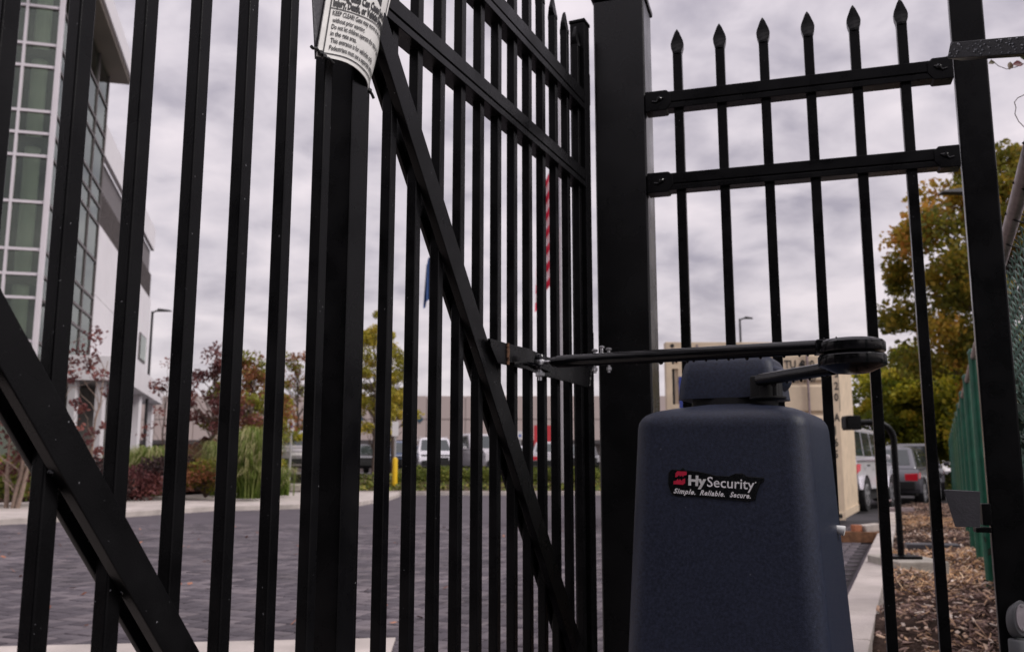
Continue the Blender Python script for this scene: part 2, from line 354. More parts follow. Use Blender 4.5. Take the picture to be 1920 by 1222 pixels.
# leaves blown on the pavers
def scatter_leaves(pts, size, seed, flat=.3):
    g = np.random.default_rng(seed); n = len(pts)
    a = g.random(n) * 6.283; t1 = g.normal(0, flat, n); s = size * (0.6 + 0.8 * g.random(n))
    ex = np.stack([np.cos(a), np.sin(a), t1], 1) * s[:, None]; ey = np.stack([-np.sin(a), np.cos(a), g.normal(0, flat, n)], 1) * (s * .55)[:, None]
    V = np.stack([pts - ex, pts - ey * .9, pts + ex, pts + ey], 1).reshape(-1, 3)
    F = (np.arange(n)[:, None] * 4 + np.arange(4)[None]).reshape(-1, 4)
    return V, F
g = np.random.default_rng(3)
pts = np.stack([g.uniform(-7, 1.4, 230), g.uniform(4.8, 15, 230), np.full(230, .012)], 1); pts = pts[pts[:, 0] > -.6 * pts[:, 1]]
V, F = scatter_leaves(pts, .028, 5)
tag(link('fallen_leaves', fast_mesh('fallen_leaves', V, F, np.repeat(g.random(len(pts)), 4)), M['bed']), 'small brown and orange leaves scattered over the paved road', 'leaves', kind='stuff')
# concrete apron under the gate
a0, a1 = onz(-30, 1214, 0), onz(742, 1197, 0)
ap = MB(); ap.prism([(-3.4, .3, -.011), (-.45, .3, -.011), (-.45, 2.5, -.011), (a1[0], a1[1], -.011), (a0[0], a0[1], -.011)], (0, 0, .019))
tag(ap.build('pavement', M['conc'], bevel=.004), kind='structure')
# right kerb in stones with joints
kerb = tag(empty('kerb', (0, 0, 0)), kind='structure')
kr = np.array([math.sin(math.atan(.4275)), math.cos(math.atan(.4275))]); kn = np.array([kr[1], -kr[0]])
p0 = np.array([1.51, 4.04]) - kr * 3.4
for i in range(22):
    a = p0 + kr * (i * .92); b = a + kr * .914
    P = [a - kn * .19, a, b, b - kn * .19]
    k = MB(); k.hexa([(*q, -.05) for q in P] + [(*q, .12 + random.uniform(-.003, .003)) for q in P])
    k.build('kerbstone', M['conc'], kerb, bevel=.012)
pend = p0 + kr * (22 * .92)
for i in range(12):
    d2 = np.array([math.sin(R(98)), math.cos(R(98))]); a = pend + d2 * (i * .92); b = a + d2 * .914; n2 = np.array([d2[1], -d2[0]])
    P = [a, a + n2 * .19, b + n2 * .19, b]
    k = MB(); k.hexa([(*q, -.05) for q in P] + [(*q, .12) for q in P]); k.build('kerbstone', M['conc'], kerb, bevel=.012)
# mulch bed: uneven soil sheet with chips, straw
def hn(x, y): return .035 * np.sin(x * 3.1 + y * 1.7) + .03 * np.sin(x * 1.3 - y * 2.9 + 1) + .015 * np.sin(x * 9 + y * 7)
def bedz(x, y): return .07 + hn(x, y) + .07 * np.clip((x - kerb_x(y)) / 1.5, 0, 1)
V = []; nx, ny = 60, 110
for j in range(ny + 1):
    y = .3 + 21.6 * j / ny
    for i in range(nx + 1):
        x = kerb_x(y) - .02 + 9 * (i / nx) ** 1.5; V.append((x, y, bedz(x, y) - .02 if i else .02))
F = [(j * (nx + 1) + i, j * (nx + 1) + i + 1, (j + 1) * (nx + 1) + i + 1, (j + 1) * (nx + 1) + i) for j in range(ny) for i in range(nx)]
tag(link('mulch_bed', fast_mesh('mulch_bed', V, F, smooth=True), M['soil']), kind='structure')
g = np.random.default_rng(8)
def bedpts(n, y0, y1, wx=2.6):
    u = g.random(n); y = y0 + (y1 - y0) * u ** 1.6; x = kerb_x(y) + .01 + g.random(n) ** .8 * wx
    return x, y
def chips(n, y0, y1, ln_, wd, name, m, label, thick=.004, wx=2.6, tilt=.35, patch=None, tints=None):
    x, y = bedpts(n, y0, y1, wx)
    if patch is not None:
        pv = np.sin(x * 2.3 + 1.2 * np.sin(y * 1.9)) + np.sin(y * 1.55 - x * 1.1); keep = (pv > patch); x, y = x[keep], y[keep]
    n = len(x); a = g.random(n) * 6.283; l = ln_ * (.4 + 1.1 * g.random(n)); w_ = wd * (.5 + g.random(n))
    c = np.stack([x, y, bedz(x, y) + g.random(n) * .018], 1)
    ex = np.stack([np.cos(a), np.sin(a), g.normal(0, tilt, n)], 1) * l[:, None] / 2
    ey = np.stack([-np.sin(a), np.cos(a), g.normal(0, tilt, n)], 1) * w_[:, None] / 2
    ez = np.array([0, 0, thick])
    V = np.stack([c - ex - ey, c + ex * 1.05 - ey * .5, c + ex * .9 + ey, c - ex * .8 + ey * .7, c - ex - ey + ez, c + ex * 1.05 - ey * .5 + ez, c + ex * .9 + ey + ez, c - ex * .8 + ey * .7 + ez], 1).reshape(-1, 3)
    q = np.array([(4, 5, 6, 7), (0, 1, 5, 4), (1, 2, 6, 5), (2, 3, 7, 6), (3, 0, 4, 7)])
    F = (q[None] + 8 * np.arange(n)[:, None, None]).reshape(-1, 4)
    tt = g.random(n) if tints is None else tints(g, n)
    tag(link(name, fast_mesh(name, V, F, np.repeat(tt, 8)), m), label, 'mulch' if 'mulch' in name else 'dry grass', kind='stuff')
chips(36000, 3.2, 21, .048, .013, 'mulch', M['mulch'], 'brown shredded wood mulch covering the bed right of the kerb', tints=lambda g_, n_: g_.random(n_) ** .8)
chips(30000, 3.2, 17, .085, .0055, 'straw', M['straw'], 'dry orange grass lying in patches over the mulch bed', thick=.0015, patch=-.1)

# left sidewalk with kerb, beds, planting bank
def strip(name, nearp, farp, z, m, z0=-.05, bev=.02):
    a = [onz(px, py, .0) for px, py in nearp]; b = [onz(px, py, z) for px, py in farp]
    mb = MB(); poly = [(p[0], p[1], z0) for p in a] + [(p[0], p[1], z0) for p in b[::-1]]
    mb.prism(poly, (0, 0, z - z0)); return tag(mb.build(name, m, bevel=bev), kind='structure')
sw = strip('sidewalk', [(-150, 997), (0, 984), (106, 977), (238, 968), (397, 957), (526, 954), (676, 947), (731, 937), (750, 930)],
           [(-150, 948), (0, 942), (49, 940.5), (242, 932), (397, 925), (446, 921), (527, 917), (676, 910), (735, 908)], .10, M['conc'])
# bed behind the walk
fb = [onz(px, py, .10) for px, py in [(-150, 947.5), (0, 941.5), (242, 931.5), (446, 920.5), (527, 916.5)]]
bp_ = MB(); ring = [(p[0], p[1], .0) for p in fb] + [(-9.6, 33.5, .0), (-13.5, 36, .0), (-40, 29, .0)]
bp_.prism(ring, (0, 0, .16)); tag(bp_.build('planting_bed', M['soil'], bevel=.03), kind='structure')
g = np.random.default_rng(12)
def in_poly(x, y, P):
    c = np.zeros(len(x), bool); n = len(P)
    for i in range(n):
        x0, y0 = P[i][:2]; x1, y1 = P[(i + 1) % n][:2]
        k = ((y0 > y) != (y1 > y)) & (x < (x1 - x0) * (y - y0) / (y1 - y0 + 1e-9) + x0); c ^= k
    return c
x = g.uniform(-26, -6, 60000); y = g.uniform(18, 34, 60000); k = in_poly(x, y, ring); x, y = x[k][:26000], y[k][:26000]
V, F = scatter_leaves(np.stack([x, y, .165 + g.random(len(x)) * .05], 1), .055, 6, .5)
tag(link('leaf_litter', fast_mesh('leaf_litter', V, F, np.repeat(g.random(len(x)), 4)), M['bed']), 'reddish brown leaf litter over the planting bed behind the sidewalk', 'leaf litter', kind='stuff')
# centre bank beyond the road: kerb line, litter and low shrubs
bk = MB(); A = [(-6.8, 34.6), (20, 34.6), (20, 38.9), (-7.4, 38.9)]
bk.hexa([(*p, -.05) for p in A] + [(-6.8, 34.8, .13), (20, 34.8, .13), (20, 38.9, .72), (-7.4, 38.9, .72)])
tag(bk.build('grass_bank', mat('bank_soil', (.085, .062, .040), .9, 0, .45, 1.6, .8, 20, spec=.1), bevel=.02), kind='structure')
fk = MB(); fk.box((-7.0, 34.28, -.05), (20, 34.58, .13)); tag(fk.build('far_kerb', M['conc'], bevel=.02), kind='structure')
isl = MB(); isl.box((-9.6, 34.0, .12), (-7.3, 37.4, .38)); tag(isl.build('traffic_island', M['conc2'], bevel=.06), kind='structure')
g = np.random.default_rng(22); n = 9000
x = g.uniform(-7, 20, n); y = g.uniform(34.8, 38.9, n); z = .13 + (y - 34.8) / 4.1 * .59 + .03
V, F = scatter_leaves(np.stack([x, y, z], 1), .07, 16, .6)
tag(link('bank_grass', fast_mesh('bank_grass', V, F, np.repeat(g.random(n), 4)), M['hedge']), 'rough grass and weeds growing on the low bank beyond the road', 'grass', kind='stuff')

# ------------------------------------------------------------------ distant store building
def boxpart(name, parent, a, b, m, bevel=0): return MB().box(a, b).build(name, m, parent, bevel=bevel)
SY = 118.0
st = tag(empty('store_building', (0, SY, .75)), 'long low pinkish beige store building far beyond the parking lot', 'building')
zt = zof(0, SY, 742); z1_ = zof(0, SY, 786); zc = zof(0, SY, 825)
xs = np.linspace(-56, 34, 19)
for i in range(18):
    boxpart('wall_panel', st, (xs[i] + .04, SY, z1_ + .05), (xs[i + 1] - .04, SY + .4, zt), M['store'], .03)
    boxpart('wall_panel', st, (xs[i] + .04, SY, zc), (xs[i + 1] - .04, SY + .4, z1_ - .05), M['store'], .03)
boxpart('wall', st, (-56, SY + .42, 0), (34, SY + 30, zt - .15), M['store'])
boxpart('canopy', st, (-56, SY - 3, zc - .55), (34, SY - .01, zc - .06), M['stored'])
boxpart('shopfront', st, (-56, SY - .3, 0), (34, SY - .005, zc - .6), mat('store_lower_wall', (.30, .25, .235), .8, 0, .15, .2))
for px in (787, 900, 675):
    c = at(px, 785.5, SY - .05); s_ = .5
    MB().prism([(c[0] - s_, SY - .08, c[2]), (c[0], SY - .08, c[2] - s_ * 1.1), (c[0] + s_, SY - .08, c[2]), (c[0], SY - .08, c[2] + s_ * 1.1)], (0, .06, 0)).build('emblem', M['teal'], st)
p = at(1001, 797, SY - 3.4); q = at(1034, 836, SY - 3.4)
boxpart('red_fascia', st, (p[0], SY - 3.5, q[2]), (q[0], SY - 3.1, p[2]), M['redaw'])

# ------------------------------------------------------------------ glass office building on the left
C1 = np.array([-16.8, 32.0]); sd = np.array([-.2554, .967]); fr = np.array([-.967, -.2554]); so_ = np.array([.967, .2554])
ob = tag(empty('office_building', (C1[0], C1[1], 0)), 'modern white office building with a tall glazed corner and overhanging roof', 'building')
rows = [-160, -118, -78, 18, 88, 129, 212, 253, 295, 381, 469, 515, 559, 640, 705]
zr = [zof(C1[0], C1[1], y_) for y_ in rows]
zr.append(.9)
def slabq(name, P, Q, z0, z1, off, th, m, bevel=0):  # wall piece from P to Q (2d), offset along normal
    nrm = off; a, b = np.array(P), np.array(Q)
    mb = MB(); mb.hexa([(*a, z0), (*b, z0), (*(b + nrm * th), z0), (*(a + nrm * th), z0), (*a, z1), (*b, z1), (*(b + nrm * th), z1), (*(a + nrm * th), z1)])
    return mb.build(name, m, ob, bevel=bevel)
fn = -sd                                    # outward normal of the front glass face
front_t = [0, 1.22, 2.44, 3.66, 4.88, 6.1, 7.32, 8.54]
side_t = [0, 2.43, 4.86, 7.26, 9.74]
for cols, d, nn in ((front_t, fr, fn), (side_t, sd, so_)):
    for i in range(len(cols) - 1):
        a = C1 + d * (cols[i] + .05); b = C1 + d * (cols[i + 1] - .05)
        for r in range(len(zr) - 1):
            slabq('window_pane', a - nn * .06, b - nn * .06, zr[r + 1] + .05, zr[r] - .05, nn, .02, M['bglass'])
    for i, c in enumerate(cols):
        a = C1 + d * (c - .045); b = C1 + d * (c + .045)
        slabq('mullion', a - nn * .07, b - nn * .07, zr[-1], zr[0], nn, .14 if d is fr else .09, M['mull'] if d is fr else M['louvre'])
    for r in range(len(zr)):
        a = C1 + d * cols[0]; b = C1 + d * cols[-1]
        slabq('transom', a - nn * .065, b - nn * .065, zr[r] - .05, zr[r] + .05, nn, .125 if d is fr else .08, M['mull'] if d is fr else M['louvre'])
slabq('corner_post', C1 - so_ * .12 - sd * .0, C1 + so_ * .0, zr[-1], zr[0], fn, .11, M['mull'])
# interior: floors, columns, back walls
for zf in (zr[4], zr[7], zr[11]):
    P = [C1 + sd * .4 - so_ * .4, C1 + sd * 9.4 - so_ * .4, C1 + sd * 9.4 + fr * 9, C1 + sd * .4 + fr * 9]
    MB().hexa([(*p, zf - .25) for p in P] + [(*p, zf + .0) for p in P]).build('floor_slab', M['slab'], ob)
for t_, s_ in ((1.0, .9), (1.2, 5.0), (5, 1.2), (8, 1.2)):
    c = C1 + fr * s_ + sd * t_
    MB().tube([(*c, .2), (*c, zr[0])], .28, 16).build('column', M['icol'], ob, smooth=True)
for a, b in ((C1 + sd * 4 + fr * .6, C1 + sd * 4 + fr * 9), (C1 + sd * 4.2 + fr * 3.0, C1 + sd * 9.4 + fr * 3.0)):
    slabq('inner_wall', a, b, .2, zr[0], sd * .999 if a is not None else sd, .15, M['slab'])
# roof slab with soffit
zs = zof(*(C1 + sd * 9.74), 143)
def roofslab(name, t0, t1, o, z0, z1, m, back=9):
    P = [C1 + sd * t0 + so_ * o, C1 + sd * t1 + so_ * o, C1 + sd * t1 + fr * back, C1 + sd * t0 + fr * back]
    return MB().hexa([(*p, z0) for p in P] + [(*p, z1) for p in P]).build(name, m, ob, bevel=.02)
roofslab('soffit', -1.2, 10.6, .80, zs, zs + .18, M['soffit'])
roofslab('roof', -1.3, 10.7, .92, zs + .181, zs + 1.15, M['bwhite'])
# lower white wing running back
t0, t1 = 9.85, 29.7
P15 = C1 + sd * 15.1; ztop = zof(*P15, 352)
ztop2 = zof(*(C1 + sd * 15.1), 318)
P12 = C1 + sd * 13.2; zl0, zl1 = zof(*P12, 452), zof(*P12, 400)
for i in range(6):
    ta, tb = t0 + (t1 - t0) * i / 6, t0 + (t1 - t0) * (i + 1) / 6
    for j, (za, zb) in enumerate(((5.6, (5.6 + zl0) / 2), ((5.6 + zl0) / 2, zl0))):
        slabq('wall_panel', C1 + sd * (ta + .012) - so_ * .2, C1 + sd * (tb - .012) - so_ * .2, za + .012, zb - .012, so_, .2, M['bwhite'], .008)
    slabq('wall_panel', C1 + sd * (ta + .012) - so_ * .2, C1 + sd * (tb - .012) - so_ * .2, ztop, ztop2 + .5, so_, .22, M['bwhite'], .008)
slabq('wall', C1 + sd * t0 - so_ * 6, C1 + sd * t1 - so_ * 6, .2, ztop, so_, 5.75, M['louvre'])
slabq('fascia', C1 + sd * t0 - so_ * .9, C1 + sd * t1 - so_ * .9, zl1 + .2, ztop - .01, so_, .5, M['soffit'])
for i in range(40):
    t_ = t0 + (t1 - t0) * (i + .5) / 40
    slabq('louvre', C1 + sd * (t_ - .03) - so_ * .24, C1 + sd * (t_ + .03) - so_ * .24, zl0 - .1, zl1 + .25, so_, .18, M['louvre'])
# window at the far end of the wing
pw0 = C1 + sd * 25.2; 
slabq('window_frame', pw0, C1 + sd * 28.2, zof(*pw0, 672), zof(*pw0, 622), so_, .06, M['louvre'])
slabq('window_pane', pw0 + sd * .2, C1 + sd * 28.0, zof(*pw0, 669), zof(*pw0, 625), so_, .09, M['bglass'])
# entrance canopy with columns and recessed ground floor
K = np.array([-15.3, 36.0]); zk1, zk0 = zof(*K, 668), zof(*K, 714)
P = [K, K + sd * 13.5, K + sd * 13.5 + fr * 8.5, K + fr * 8.5]
MB().hexa([(*p, zk0) for p in P] + [(*p, zk1) for p in P]).build('canopy', M['bwhite'], ob, bevel=.02)
for c in (K + fr * .9 + sd * .4, K + fr * 1.9 + sd * .4, K + fr * 3.2 + sd * .4, K + sd * 7 + fr * .4, K + sd * 12.8 + fr * .5):
    MB().box((c[0] - .16, c[1] - .16, .1), (c[0] + .16, c[1] + .16, zk0)).build('column', M['bwhite'], ob, bevel=.02)
a = K + sd * 2.4 + fr * .8
for i in range(5):
    slabq('entrance_glass', a + fr * (i * 1.5 + .05), a + fr * (i * 1.5 + 1.4), .3, zk0 - .1, sd, .05, mat('entrance_glass', (.16, .15, .14), .15, 0, .3, 1) if i == 0 else bpy.data.materials['entrance_glass'])
slabq('wall', K + sd * 3 + fr * 1.2, K + sd * 13 + fr * 1.2, .2, zk0 - .02, fr, .3, M['bwhite'])

# ------------------------------------------------------------------ street lamps
def lamp(px, py_top, Y, arm_dir, label, head=1.0, base_z=0.0):
    p = at(px, py_top, Y); top_z = p[2]; loc = (p[0], Y, base_z)
    t = tag(empty('street_lamp', loc), label, 'street lamp', 'dark single arm street lamps')
    MB().tube([(p[0], Y, base_z + .5), (p[0], Y, top_z - .02)], [.085, .06], 10).build('pole', M['pole'], t, smooth=True)
    MB().lathe((p[0], Y, base_z), [(.26, 0), (.26, .5), (.2, .55)], 16).build('base', M['conc2'], t)
    d = arm_dir
    MB().tube([(p[0], Y, top_z - .25), (p[0] + .04 * d, Y, top_z - .06), (p[0] + .18 * d, Y, top_z), (p[0] + .5 * d, Y, top_z + .02)], .045, 8).build('arm', M['pole'], t, smooth=True)
    MB().hexa([(p[0] + d * .25, Y - .15, top_z - .02), (p[0] + d * .95 * head, Y - .15, top_z - .02), (p[0] + d * .95 * head, Y + .15, top_z - .02), (p[0] + d * .25, Y + .15, top_z - .02),
               (p[0] + d * .3, Y - .12, top_z + .12), (p[0] + d * .9 * head, Y - .12, top_z + .04), (p[0] + d * .9 * head, Y + .12, top_z + .04), (p[0] + d * .3, Y + .12, top_z + .12)]).build('lamp_head', M['pole'], t, bevel=.02)
    return t
lamp(286, 583, 45, 1, 'dark street lamp with curved arm beside the white office building', base_z=.75)
lamp(1387, 597, 52, 1, 'small dark street lamp rising above the cream container', base_z=.75, head=.8)
lp = lamp(1834, 362, 21.5, -1, 'street lamp in front of the big autumn tree, mostly behind the black fence post', base_z=0)

# ------------------------------------------------------------------ flags
def flag(px_pole, py_top, Y, drop, label, plabel, stripes=True, wdt=1.1, fm=None, z0=.4, offs=.0):
    p = at(px_pole, py_top, Y)
    t = tag(empty('flagpole', (p[0], Y, z0)), plabel, 'flagpole')
    MB().tube([(p[0], Y, z0), (p[0], Y, p[2] - .1)], [.09, .05], 12).build('pole', mat('flagpole_aluminium', (.42, .40, .42), .35, .6) if 'flagpole_aluminium' not in bpy.data.materials else bpy.data.materials['flagpole_aluminium'], t, smooth=True)
    MB().lathe((p[0], Y, p[2] - .1), [(.02, 0), (.09, .05), (.11, .11), (.09, .17), (.02, .21)], 12).build('finial', M['galv'], t, smooth=True)
    nu, nv = 26, 39; V = []; T = []
    hoist = drop * .74; zt_ = p[2] - offs
    for j in range(nv + 1):
        v = j / nv
        for i in range(nu + 1):
            u = i / nu
            V.append((p[0] - .07 - wdt * (u ** .75) * (.80 + .2 * v), Y + .22 * math.sin(u * 15 + v * 2.0) * u ** .5, zt_ - v * hoist - (drop - hoist) * u ** .85 - .06 * math.sin(u * 9)))
            T.append(0)
    F = []; mi = []
    for j in range(nv):
        for i in range(nu):
            F.append((j * (nu + 1) + i, j * (nu + 1) + i + 1, (j + 1) * (nu + 1) + i + 1, (j + 1) * (nu + 1) + i))
            if not stripes: mi.append(0)
            elif i < nu * .2 and j < 21: mi.append(2)
            else: mi.append(0 if (j // 3) % 2 == 0 else 1)
    mb = MB(); mb.v = V; mb.f = F; mb.mi = mi
    o = mb.build('flag', fm, smooth=True, angle=180); tag(o, label, 'flag')
FR = mat('flag_red', (.62, .015, .06), .7, 0, .15, 3); FW = mat('flag_white', (.78, .74, .76), .7, 0, .1, 3); FB = mat('flag_blue', (.02, .04, .18), .7, 0, .2, 3)
flag(1048.5, 178, 36.5, 6.6, 'large red and white striped flag with blue canton drooping from its pole', 'tall grey flagpole carrying the striped flag', fm=[FR, FW, FB], offs=2.7, wdt=1.0)
flag(818, 452, 52, 3.6, 'dark blue flag drooping from the shorter pole', 'shorter flagpole carrying the plain blue flag', False, .62, [mat('pale_blue_flag', (.05, .11, .30), .7, 0, .2, 3)], z0=.75, offs=.4)

# ------------------------------------------------------------------ far signs and bollard
def sign_post(px, Y, top_y, bot_z, wpx, hpx, label, sym=None, name='parking_sign'):
    p = at(px, top_y, Y); w_ = wpx * Y / FPX; h_ = hpx * Y / FPX
    t = tag(empty(name, (p[0], Y, bot_z)), label, 'sign')
    MB().tube([(p[0], Y + .03, bot_z), (p[0], Y + .03, p[2])], .04, 8).build('post', M['post'], t)
    MB().box((p[0] - w_ / 2, Y - .012, p[2] - h_), (p[0] + w_ / 2, Y, p[2])).build('panel', M['signw'], t, bevel=.004)
    if sym:
        cz = p[2] - h_ * .55; r = w_ * .24
        mb = MB(); mb.lathe((p[0], Y - .016, cz), [(r, 0), (r, .003)], 20, 'y'); mb.build('symbol', M['bluesign'], t)
sign_post(546.5, 33.5, 786, .55, 13, 22, 'white sign with a blue round symbol above the silver SUV', True)
sign_post(741.5, 37.0, 790, .3, 12, 27, 'white rectangular sign on a grey post behind the yellow bollard')
sign_post(975, 43, 808, .75, 10, 15, 'small blue and white sign in the centre of the far parking lot', True)
p = at(741, 857, 36); 
bl = tag(empty('bollard', (p[0], 36, .2)), 'yellow bollard at the foot of the white parking sign', 'bollard')
MB().lathe((p[0], 36, .2), [(.10, 0), (.10, p[2] - .3), (.08, p[2] - .23), (.03, p[2] - .2)], 16).build('post', M['yellow'], bl, smooth=True)
MB().lathe((p[0], 36, .2), [(.15, 0), (.15, .04)], 16).build('base', M['yellow'], bl)

# ------------------------------------------------------------------ vehicles
def paint(name, c, rough=.25): return mat(name, c, rough, .3, .05, 2, coat=.6)
PAINT = {'white': paint('white_car_paint', (.72, .70, .74)), 'grey': paint('mid_grey_car_paint', (.15, .15, .165)), 'dark': paint('dark_grey_car_paint', (.045, .043, .047)),
         'silver': paint('silver_car_paint', (.42, .40, .42)), 'black': paint('black_car_paint', (.02, .02, .024)), 'blue': paint('blue_car_paint', (.06, .09, .17))}
def car(style, col, label, loc, az, group=None, cat='car'):
    """nose points to local +y; az = compass direction of the nose"""
    Lc, Wc, Hc = {'suv': (4.7, 1.88, 1.72), 'boxy': (4.6, 1.86, 1.86), 'hatch': (4.4, 1.8, 1.52), 'sedan': (4.8, 1.84, 1.46), 'truck': (5.6, 2.0, 1.9)}[style]
    t = tag(empty('parked_' + {'suv': 'suv', 'boxy': 'off_roader', 'hatch': 'hatchback', 'sedan': 'sedan', 'truck': 'pickup_truck'}[style]), label, cat, group)
    pm = PAINT[col]; l, w_ = Lc / 2, Wc / 2; wr = .36 if style in ('suv', 'boxy', 'truck') else .32
    belt = {'suv': 1.02, 'boxy': 1.12, 'hatch': .93, 'sedan': .90, 'truck': 1.12}[style]; sill = .32 if style != 'boxy' else .48
    nose = {'suv': .92, 'boxy': 1.05, 'hatch': .80, 'sedan': .74, 'truck': 1.08}[style]; tailz = belt - .02
    wy = (l - .85, -l + .85)
    # side outline of the lower body with wheel arches
    prof = [(-l + .02, sill + .1), (-l, .62), (-l + .03, tailz - .1), (-l + .10, tailz)]
    prof += [(-.2, belt + .01), (l - 1.45, belt), (l - .35, nose), (l - .06, nose - .18), (l, .55), (l - .06, sill + .05)]
    def arch(cy):
        return [(cy + (wr + .08) * math.cos(a), max(sill, wr * .98 + (wr + .08) * math.sin(a))) for a in np.linspace(0, math.pi, 9)]
    prof += [(l - .1, sill)] + arch(wy[0]) + arch(wy[1]) + [(-l + .1, sill)]
    st_ = [(-w_, .0), (-w_ + .02, 0), (w_ - .02, 0), (w_, 0)]
    mb = MB(); ring = []
    for xx, sc in ((-w_ + .10, .86), (-w_ + .02, .97), (-w_, 1), (w_, 1), (w_ - .02, .97), (w_ - .10, .86)):
        pass
    n_ = len(prof); rings = []
    for xx, tp in ((-w_ + .07, .05), (-w_, 0), (w_, 0), (w_ - .07, .05)):
        rg = []
        for (yy, z_) in prof:
            up = max(0, z_ - .75) / .4
            inset = .06 * min(up, 1)
            x2 = xx + (inset if xx < 0 else -inset)
            yy2 = yy * (1 - .0 if tp == 0 else .985); z2 = z_ + (-.03 if (tp and z_ > .8) else 0)
            rg.append((x2, yy2, z2))
        rings.append(rg)
    mb.loft(rings); mb.build('body', pm, t, smooth=True, local=True, angle=28)
    MB().box((-w_ + .12, -l + .15, .25), (w_ - .12, l - .15, belt - .15)).build('underbody', M['dark'], t, local=True)
    # greenhouse
    gb = {'suv': (-l + .12, l - 1.35), 'boxy': (-l + .05, l - 1.55), 'hatch': (-l + .12, l - 1.25), 'sedan': (-l + .75, l - 1.45), 'truck': (-.9, l - 1.6)}[style]
    gt = {'suv': (-l + .42, l - 2.05), 'boxy': (-l + .12, l - 1.8), 'hatch': (-l + .62, l - 2.0), 'sedan': (-l + 1.35, l - 2.15), 'truck': (-.75, l - 2.2)}[style]
    bw, tw = w_ - .07, w_ - (.14 if style == 'boxy' else .24)
    B = [(-bw, gb[0], belt - .03), (bw, gb[0], belt - .03), (bw, gb[1], belt - .03), (-bw, gb[1], belt - .03)]
    T = [(-tw, gt[0], Hc - .04), (tw, gt[0], Hc - .04), (tw, gt[1], Hc - .04), (-tw, gt[1], Hc - .04)]
    rf = MB().hexa(B + T).build('cabin', pm, t, bevel=.07, bseg=3, local=True)
    MB().hexa([(-tw + .1, gt[0] + .1, Hc - .045), (tw - .1, gt[0] + .1, Hc - .045), (tw - .1, gt[1] - .1, Hc - .045), (-tw + .1, gt[1] - .1, Hc - .045), (-tw + .2, gt[0] + .2, Hc), (tw - .2, gt[0] + .2, Hc), (tw - .2, gt[1] - .2, Hc), (-tw + .2, gt[1] - .2, Hc)]).build('roof', pm, t, local=True)
    Bv, Tv = [np.array(p) for p in B], [np.array(p) for p in T]
    def facepane(a, b, c, d, u0, u1, v0, v1, nrm, nm='window'):
        def P(u, v): return (a * (1 - u) + b * u) * (1 - v) + (d * (1 - u) + c * u) * v
        q = [P(u0, v0), P(u1, v0), P(u1, v1), P(u0, v1)]; nn = np.array(nrm, float)
        MB().prism([x_ - nn * .02 for x_ in q], nn * .028).build(nm, M['glass'], t, bevel=.004, bseg=1, local=True)
    def nrm(a, b, c):
        v = np.cross(b - a, c - a); return v / np.linalg.norm(v)
    nf = nrm(Bv[2], Bv[3], Tv[2]); nb = nrm(Bv[0], Bv[1], Tv[0]); nr = nrm(Bv[1], Bv[2], Tv[1]); nl = nrm(Bv[3], Bv[0], Tv[3])
    facepane(Bv[2], Bv[3], Tv[3], Tv[2], .07, .93, .12, .9, nf, 'windscreen')
    facepane(Bv[0], Bv[1], Tv[1], Tv[0], .08, .92, .2, .88, nb, 'rear_window')
    cuts = [(.05, .30), (.34, .63), (.67, .93)] if style in ('suv', 'hatch', 'boxy') else [(.06, .48), (.52, .92)]
    for u0, u1 in cuts:
        facepane(Bv[1], Bv[2], Tv[2], Tv[1], u0, u1, .14, .86, nr)
        facepane(Bv[3], Bv[0], Tv[0], Tv[3], 1 - u1, 1 - u0, .14, .86, nl)
    for sx in (-1, 1):
        for cy in wy:
            wh = empty('wheel'); wh.parent = t; wh.location = (sx * (w_ - .12), cy, wr)
            MB().lathe((0, 0, 0), [(wr * .62, -.11), (wr * .95, -.11), (wr, -.07), (wr, .07), (wr * .95, .11), (wr * .62, .11)], 28, 'x').build('tyre', M['tyre'], wh, smooth=True, local=True)
            rm = MB(); rm.lathe((sx * .07, 0, 0), [(wr * .63, -.03), (wr * .63, .03)], 20, 'x', 0)
            for k_ in range(5):
                a_ = k_ * 2 * math.pi / 5 + .3; cc = np.array([sx * .105, math.cos(a_) * wr * .33, math.sin(a_) * wr * .33])
                rm.obox(cc, (.01, 0, 0), (0, math.cos(a_) * wr * .30, math.sin(a_) * wr * .30), (0, -math.sin(a_) * .035, math.cos(a_) * .035), 1)
            rm.lathe((sx * .105, 0, 0), [(wr * .66, -.008), (wr * .66, .008), (wr * .58, .012), (wr * .58, -.01)], 20, 'x', 1)
            rm.build('rim', [M['dark'], M['rim']], wh, local=True)
        MB().hexa([(sx * (w_ - .34), -l - .004, tailz - .28), (sx * (w_ - .03), -l + .0, tailz - .30), (sx * (w_ + .004), -l + .22, tailz - .22), (sx * (w_ - .34), -l + .08, tailz - .26),
                   (sx * (w_ - .34), -l - .0, tailz - .12), (sx * (w_ - .03), -l + .02, tailz - .10), (sx * (w_ + .0), -l + .30, tailz - .08), (sx * (w_ - .34), -l + .08, tailz - .1)]).build('tail_lamp', M['tail'], t, bevel=.012, local=True)
        MB().hexa([(sx * (w_ - .45), l - .05, nose - .30), (sx * (w_ - .03), l - .10, nose - .28), (sx * (w_ + .002), l - .4, nose - .26), (sx * (w_ - .45), l - .3, nose - .28),
                   (sx * (w_ - .45), l - .09, nose - .15), (sx * (w_ - .03), l - .14, nose - .13), (sx * (w_ - .01), l - .4, nose - .13), (sx * (w_ - .45), l - .3, nose - .15)]).build('headlight', M['lampg'], t, bevel=.012, local=True)
        MB().obox((sx * (w_ + .08), gb[1] - .35, belt + .07), (.09, 0, 0), (0, .05, 0), (0, 0, .06)).build('mirror', pm, t, bevel=.03, local=True)
